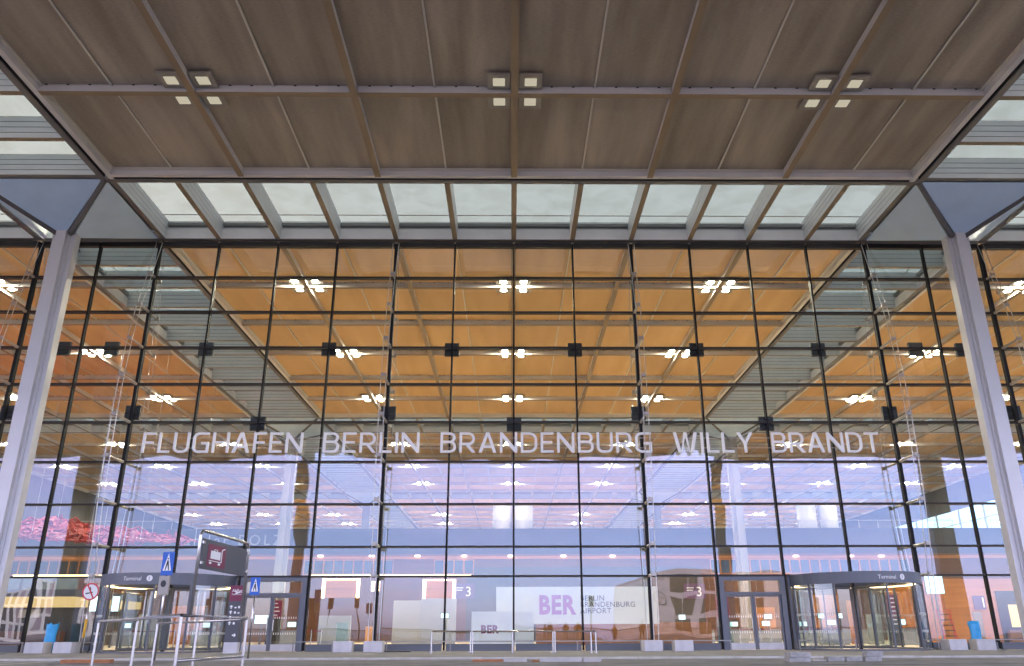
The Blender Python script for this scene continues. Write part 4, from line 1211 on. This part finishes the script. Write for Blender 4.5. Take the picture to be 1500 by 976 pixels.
# balustrade
def balus(x0, x1, y0, y1, label):
    t = thing('balustrade', label, 'railing', (x0, y0, GZ + .02), math.atan2(y1 - y0, x1 - x0), group='dark balustrades on the forecourt')
    L = math.hypot(x1 - x0, y1 - y0)
    MB().box(0, L, -.04, .04, 1.25, 1.33).build('top_rail', 'rib', t)
    MB().box(0, L, -.02, .02, .12, .16).build('bottom_rail', 'rib', t)
    b = MB(); k = 0.0
    while k < L: b.box(k, k + .035, -.015, .015, .16, 1.25); k += .125
    b.build('bars', 'rib', t)
    for k in range(int(L / 4) + 1): MB().box(k * 4 - .03, k * 4 + .03, -.035, .035, 0, 1.25).build('post', 'rib', t)
balus(-40, -14, -14, -10, 'dark barred balustrade on the left of the forecourt')
balus(-13.5, 3, -10, -9.3, 'dark barred balustrade in the middle of the forecourt')
balus(3.5, 30, -14, -14, 'dark barred balustrade on the right of the forecourt')
# pillar and poles that the glass mirrors
def mobj(px, Yreal): return at(px, 900, 2 * FY - Yreal).x
o = MB().box(-.65, .65, -.3, .3, 0, 4.6).build('advertising_pillar', 'dark', None, (mobj(459, -9.4), -9.4, GZ + .02), bevel=.02)
tag(o, 'dark upright advertising pillar on the forecourt behind the photographer', 'pillar')
for px, lab in ((484, 'left thin signpost of the forecourt pair'), (526, 'right thin signpost of the forecourt pair'), (869, 'thin signpost standing right of the people')):
    t = thing('signpost', lab, 'signpost', (mobj(px, -3.5), -3.5, GZ), group='thin signposts on the forecourt')
    MB().tube((0, 0, 0), (0, 0, 4.2), .05, 8).build('pole', 'rib', t)
    MB().box(-.22, .22, .05, .09, 3.2, 4.3).build('sign_plate', 'rib', t)
# people beside the photographer
def person(x, y, h, w, mat, hair, label, face=0, lean=0):
    me = bpy.data.meshes.new('person')
    V = [(0, 0, .95), (0, 0, 1.12), (0, .01, 1.32), (0, .01, 1.44), (0, .005, 1.50), (0, .02, 1.61), (0, .0, 1.70), (0, .125, 1.625),
         (.10, 0, .90), (.11, .03, .50), (.12, -.01, .10), (.13, .12, .04), (-.10, 0, .90), (-.13, .02, .50), (-.14, -.01, .10), (-.15, .12, .04),
         (.185, 0, 1.39), (.25, -.06, 1.12), (.17, .13, .97), (-.185, 0, 1.39), (-.255, -.06, 1.12), (-.17, .13, .97)]
    E = [(0, 1), (1, 2), (2, 3), (3, 4), (4, 5), (5, 6), (5, 7), (0, 8), (8, 9), (9, 10), (10, 11), (0, 12), (12, 13), (13, 14), (14, 15), (3, 16), (16, 17), (17, 18), (3, 19), (19, 20), (20, 21)]
    Rd = [.17, .16, .185, .13, .062, .108, .102, .016, .105, .07, .045, .04, .105, .07, .045, .04, .075, .06, .05, .075, .06, .05]
    k = h / 1.78
    me.from_pydata([(a * k * w, b_ * k, c * k) for a, b_, c in V], E, [])
    o = bpy.data.objects.new('person', me); COL.objects.link(o)
    o.location = (x, y, GZ); o.rotation_euler = (0, lean, face)
    sk = o.modifiers.new('skin', 'SKIN'); sk.use_smooth_shade = True
    for v, r in zip(me.skin_vertices[0].data, Rd): v.radius = (r * k * (w if r > .1 else 1), r * k)
    me.skin_vertices[0].data[0].use_root = True
    ss = o.modifiers.new('sub', 'SUBSURF'); ss.levels = ss.render_levels = 2
    # colours by body height: shoes and trousers, coat, skin above the collar
    m_, nt, out = newmat('person_cloth')
    p = nt.nodes.new('ShaderNodeBsdfPrincipled'); p.inputs['Roughness'].default_value = .8
    tc = nt.nodes.new('ShaderNodeTexCoord'); sp = nt.nodes.new('ShaderNodeSeparateXYZ'); lk(nt, tc.outputs['Object'], sp.inputs[0])
    mr = nt.nodes.new('ShaderNodeMapRange'); mr.inputs['From Max'].default_value = h; lk(nt, sp.outputs[2], mr.inputs['Value'])
    cr = nt.nodes.new('ShaderNodeValToRGB'); cr.color_ramp.interpolation = 'CONSTANT'
    cr.color_ramp.elements[0].color = (.012, .013, .02, 1)
    e = cr.color_ramp.elements[1]; e.position = .47; e.color = (*mat, 1)
    e = cr.color_ramp.elements.new(.845); e.color = (.42, .26, .19, 1)
    lk(nt, mr.outputs[0], cr.inputs[0]); lk(nt, cr.outputs[0], p.inputs['Base Color']); lk(nt, p.outputs[0], out.inputs[0])
    me.materials.append(m_)
    tag(o, label, 'person', 'people standing on the forecourt behind the photographer')
    hb_ = MB(); n = 12
    for j in range(6):
        ph = R(-5 + j * 17)
        for i in range(n):
            th = 2 * math.pi * i / n
            hb_.v.append((.098 * k * math.cos(th) * math.cos(ph), -.022 + .108 * k * math.sin(th) * math.cos(ph), (1.675 + .118 * math.sin(ph) - .05 * max(0, -math.sin(th)) * (j == 0)) * k))
    for j in range(5):
        for i in range(n): hb_.f.append((j * n + i, j * n + (i + 1) % n, (j + 1) * n + (i + 1) % n, (j + 1) * n + i)); hb_.m.append(0)
    hb_.f.append(tuple(5 * n + i for i in range(n))); hb_.m.append(0)
    hb_.build('hair', 'hair', o, smooth=True)
    for s_ in (-1, 1):
        MB().cbox(s_ * .034 * k, .098 * k, 1.652 * k, .026 * k, .016 * k, .012 * k).build('eye', 'hair', o, bevel=.003)
    MB().cbox(0, .106 * k, 1.572 * k, .045 * k, .012 * k, .010 * k).build('mouth', 'lip', o, bevel=.002)
PD = -1.2
for px, h, w, mt, lab, fc in ((794, 1.66, .95, (.02, .02, .03), 'slim person in a dark coat, leftmost of the group', .1),
                          (803, 1.84, 1.25, (.03, .025, .02), 'broad tall person in a dark brown jacket, second from left', -.1),
                          (828, 1.80, 1.1, (.025, .03, .04), 'person in a dark blue jacket beside the middle signpost', .2),
                          (844, 1.78, 1.1, (.02, .02, .02), 'person in a black jacket, third from the right', -.2),
                          (901, 1.68, 1.1, (.035, .02, .02), 'person in a dark red coat, second from right', 0),
                          (940, 1.72, 1.2, (.02, .025, .02), 'person in a dark green coat, standing alone at the right end', .15)):
    person(mobj(px, PD), PD, h, w, mt, None, lab + ', hands in pockets', fc)

# ------------------------------------------------------------------ sky and sun
w = bpy.data.worlds.new('World'); sc.world = w; w.use_nodes = True
nt = w.node_tree; nt.nodes.clear()
out = nt.nodes.new('ShaderNodeOutputWorld'); bg = nt.nodes.new('ShaderNodeBackground')
sky = nt.nodes.new('ShaderNodeTexSky'); sky.sky_type = 'NISHITA'; sky.sun_disc = False
SUN_EL, SUN_AZ = R(32), R(-30)
SKY = ((.0, (2.2, 2.15, 3.2)), (.05, (2.1, 2.05, 3.0)), (.11, (1.7, 1.62, 2.3)), (.20, (4.2, 2.9, 3.1)), (.32, (4.0, 3.1, 3.1)), (.62, (2.4, 2.0, 1.45)))
sky.sun_elevation = SUN_EL; sky.sun_rotation = SUN_AZ; sky.air_density = 1.2; sky.dust_density = 1.5; sky.ozone_density = 3
tc = nt.nodes.new('ShaderNodeTexCoord')
mp = nt.nodes.new('ShaderNodeMapping'); mp.inputs['Scale'].default_value = (1, 1, 4.5)
lk(nt, tc.outputs['Generated'], mp.inputs[0])
n1 = nt.nodes.new('ShaderNodeTexNoise'); n1.inputs['Scale'].default_value = 2.2; n1.inputs['Detail'].default_value = 8; n1.inputs['Roughness'].default_value = .55
lk(nt, mp.outputs[0], n1.inputs['Vector'])
cr = nt.nodes.new('ShaderNodeValToRGB')
cr.color_ramp.elements[0].position = .42; cr.color_ramp.elements[0].color = (0, 0, 0, 1)
cr.color_ramp.elements[1].position = .72; cr.color_ramp.elements[1].color = (1, 1, 1, 1)
lk(nt, n1.outputs[0], cr.inputs[0])
mx = nt.nodes.new('ShaderNodeMix'); mx.data_type = 'RGBA'
fac_ = nt.nodes.new('ShaderNodeMath'); fac_.operation = 'MULTIPLY'; fac_.inputs[1].default_value = .55
lk(nt, cr.outputs[0], fac_.inputs[0]); lk(nt, fac_.outputs[0], mx.inputs[0])
lk(nt, sky.outputs[0], mx.inputs[6]); mx.inputs[7].default_value = (5, 4.8, 5.4, 1)
tint = nt.nodes.new('ShaderNodeMix'); tint.data_type = 'RGBA'; tint.blend_type = 'MULTIPLY'; tint.inputs[0].default_value = 1
# low dusk sky is bright and violet-blue, the overcast overhead is pale and dimmer
sp = nt.nodes.new('ShaderNodeSeparateXYZ'); lk(nt, tc.outputs['Generated'], sp.inputs[0])
er = nt.nodes.new('ShaderNodeValToRGB')
er.color_ramp.elements.remove(er.color_ramp.elements[1])
for k_, (po, c_) in enumerate(SKY):
    e_ = er.color_ramp.elements[0] if k_ == 0 else er.color_ramp.elements.new(po)
    e_.position = po; e_.color = (*c_, 1)
lk(nt, sp.outputs[2], er.inputs[0])
lk(nt, mx.outputs[2], tint.inputs[6]); lk(nt, er.outputs[0], tint.inputs[7])
lk(nt, tint.outputs[2], bg.inputs[0]); bg.inputs[1].default_value = .15
lk(nt, bg.outputs[0], out.inputs[0])
sl = bpy.data.lights.new('sun', 'SUN'); sl.energy = 2.5; sl.angle = R(2); sl.color = (1, .80, .66)
so = bpy.data.objects.new('sun', sl); COL.objects.link(so)
d = Vector((math.sin(SUN_AZ) * math.cos(SUN_EL), math.cos(SUN_AZ) * math.cos(SUN_EL), math.sin(SUN_EL)))
so.rotation_euler = d.to_track_quat('Z', 'Y').to_euler(); so.location = (0, 0, 60)

# ------------------------------------------------------------------ render settings
sc.view_settings.view_transform = 'Standard'; sc.view_settings.look = 'None'
sc.view_settings.gamma = 1; sc.view_settings.exposure = 1.4
sc.render.engine = 'CYCLES'
cy = sc.cycles
cy.max_bounces = 8; cy.diffuse_bounces = 4; cy.glossy_bounces = 3; cy.transmission_bounces = 6; cy.transparent_max_bounces = 32
cy.sample_clamp_indirect = 6; cy.use_denoising = True; cy.caustics_reflective = False; cy.caustics_refractive = False
try: cy.denoiser = 'OPENIMAGEDENOISE'
except Exception: pass
